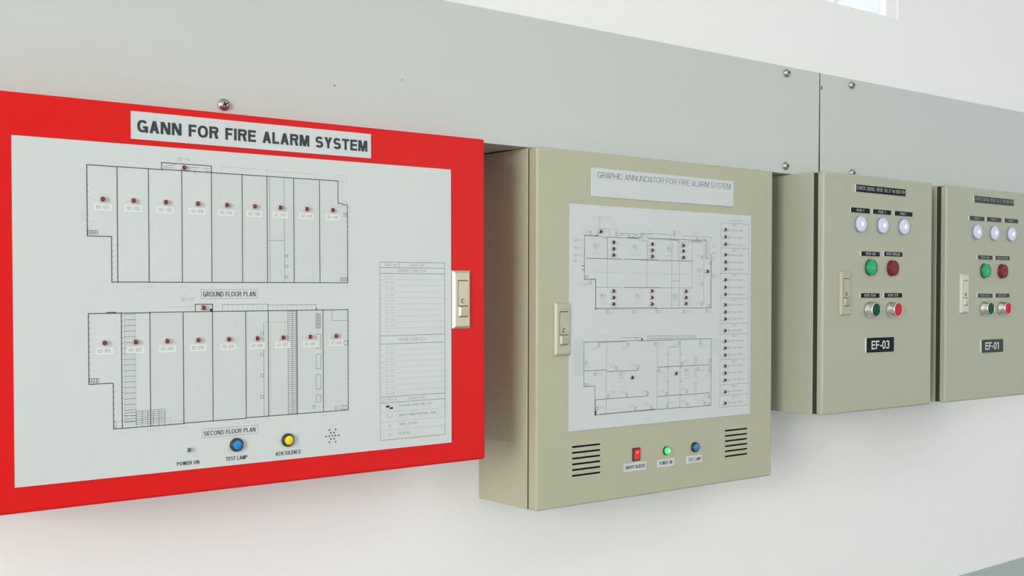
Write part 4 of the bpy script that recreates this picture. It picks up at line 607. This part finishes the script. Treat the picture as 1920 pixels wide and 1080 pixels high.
b = MB(); b.lathe(GU, GZ, [(6.5, AD), (6.5, AD + 1.6), (5.7, AD + 2.6), (5.2, AD + 2.6), (0, AD + 2.4)], M_DKGREEN, 30); o = b.build('power_lamp', ann)
b = MB(); b.lathe(GU, GZ, [(5.3, AD + 2.4), (5.2, AD + 5.0), (4.4, AD + 6.3), (3.0, AD + 7.2)], M_GREENON, 30); b.lathe(GU, GZ, [(3.0, AD + 7.2), (1.5, AD + 7.7), (0, AD + 7.9)], M_GREENHOT, 30); b.build('lens', o, label='glowing green lens')
round_button(ann, 'test_button', 65.2, 62.3, AD, 7.8, 5.6, M_BLUE, 5.2, 'blue button cap')
for q, (t, *bx) in zip(ANN['plate'], ANN['cond']): plaque(ann, 'control_label', *q, AD, .8, M_LABEL, M_LABEL, t, bx, 'font', I_TEXT, stem=.85)
latch(ann, -205.6, 248.4, AD, M_LATCHB)

# ------------------------------------------------------------------ motor starter panels
SD = 180.2
def starter(label, loc, rot, P, mplate, meng, mlatch, lens_u, run_u, push_u):
    t = thing('motor_starter_panel', label, 'control panel', loc, rot, group='beige motor starter panels')
    cabinet_shell(t, 318.8, 400, 159.6, 1.6, 169.2, SD, M_BEIGE2, None, 3.4)
    b = MB(); b.rbox(-145, -101, SD, SD + .25, 368.5, 386, M_STICKER_BEIGE, .1, 1); b.build('blank_sticker', t)
    tt, *q = P['ttext'][0]; q[2] -= 1.2
    plaque(t, 'title_plate', *P['title'][0], SD, 1.6, mplate, M_CORE, tt, q, 'stroke', meng, .5)
    for q, s_ in zip(P['phase'], ('PHASE R', 'PHASE S', 'PHASE T')):
        um, zm = (q[0] + q[2]) / 2, (q[1] + q[3]) / 2
        plaque(t, 'phase_label', *q, SD, 1.6, mplate, M_CORE, s_, (um - 10.5, zm - 1.8, um + 10.5, zm + 1.8), 'stroke', meng, .5)
    for q, s_, w in zip(P['lab'], ('MOTOR RUN', 'MOTOR OVERLOAD', 'MOTOR START', 'MOTOR STOP'), (13.5, 20, 16.5, 15)):
        um, zm = (q[0] + q[2]) / 2, (q[1] + q[3]) / 2
        plaque(t, 'function_label', *q, SD, 1.6, mplate, M_CORE, s_, (um - w, zm - 1.9, um + w, zm + 1.9), 'stroke', meng, .5)
    nt, *q = P['nametext'][0]
    plaque(t, 'name_plate', *P['name'][0], SD, 2.2, mplate, M_CORE, nt, q, 'font', M_ENGRAVE, stem=2.5)
    def pilot(name, u, z, mring, mlens, mhot, lab):
        b = MB(); b.lathe(u, z, [(14.0, SD), (14.0, SD + 1.6), (13.3, SD + 2.2), (13.0, SD + 2.2)], mring, 40); o = b.build(name, t)
        b = MB(); b.lathe(u, z, [(12.9, SD + 1.8), (12.9, SD + 2.8)], M_GROOVE, 40)
        b.lathe(u, z, [(13.1, SD + 2.8), (13.1, SD + 6.4), (12.6, SD + 7.2), (11.7, SD + 7.4)], mlens, 40); b.lathe(u, z, [(11.7, SD + 7.4), (11.2, SD + 6.8)], mring, 40); b.lathe(u, z, [(11.2, SD + 6.8), (7, SD + 7.2), (3.4, SD + 7.3)], mlens, 40)
        if mhot is M_WHITEHOT: b.lathe(u, z, [(3.4, SD + 7.3), (1.8, SD + 8.2), (0, SD + 8.6)], mhot, 40)
        else:
            b.lathe(u, z, [(3.4, SD + 7.3), (2.6, SD + 6.9), (0, SD + 6.8)], mhot, 40)
        b.build('lens', o, label=lab)
    for u in lens_u: pilot('phase_lamp', u, 317.4, M_WRING, M_WHITEON, M_WHITEHOT, 'lit bluish white lens')
    pilot('run_lamp', run_u[0], 244.6, M_DKGREEN, M_GREENLENS, M_GREENLENS2, 'bright green lens'); pilot('overload_lamp', run_u[1], 244.6, M_DKRED, M_REDPILOT, M_REDPILOT, 'dark red lens')
    for name, u, mcap, lab in (('start_button', push_u[0], M_STARTGREEN, 'dark green button face'), ('stop_button', push_u[1], M_STOPRED, 'red button face')):
        b = MB(); b.lathe(u, 172.6, [(14.0, SD), (14.0, SD + 1.0)], M_GROOVE, 40)
        b.lathe(u, 172.6, [(14.1, SD + 1.0), (14.1, SD + 3.0), (13.2, SD + 4.2), (12.6, SD + 13.6), (12.2, SD + 14.6), (11.3, SD + 14.9), (11.0, SD + 14.2), (0, SD + 14.1)], M_CHROME, 48); o = b.build(name, t)
        b = MB(); b.lathe(u, 172.6, [(10.9, SD + 13.8), (10.9, SD + 14.8), (10.4, SD + 15.0), (0, SD + 15.0)], mcap, 40); b.build('button_face', o, label=lab)
    latch(t, P['latch_u'], 200.8, SD, mlatch)
    return t
EF3['latch_u'] = -103.4; EF1['latch_u'] = -100.6
starter('beige motor starter panel with plate EF-03, right of the annunciator cabinet', (0.15786, 0.0, -0.39937), (0, 0.003924, -0.002068), EF3, M_PLATE, M_ENGRAVE2, M_LATCHB, (-62.4, 1.0, 64.4), (-31.4, 32.2), (-32.4, 32.2))
starter('beige motor starter panel with plate EF-01, cut by the right edge', (0.52331, -0.0005, -0.40081), (0, 0.003924, -0.002068), EF1, M_PLATE2, M_ENGRAVE3, M_LATCHW, (-59.5, 2.7, 66.5), (-28.2, 34.9), (-28.0, 35.8))
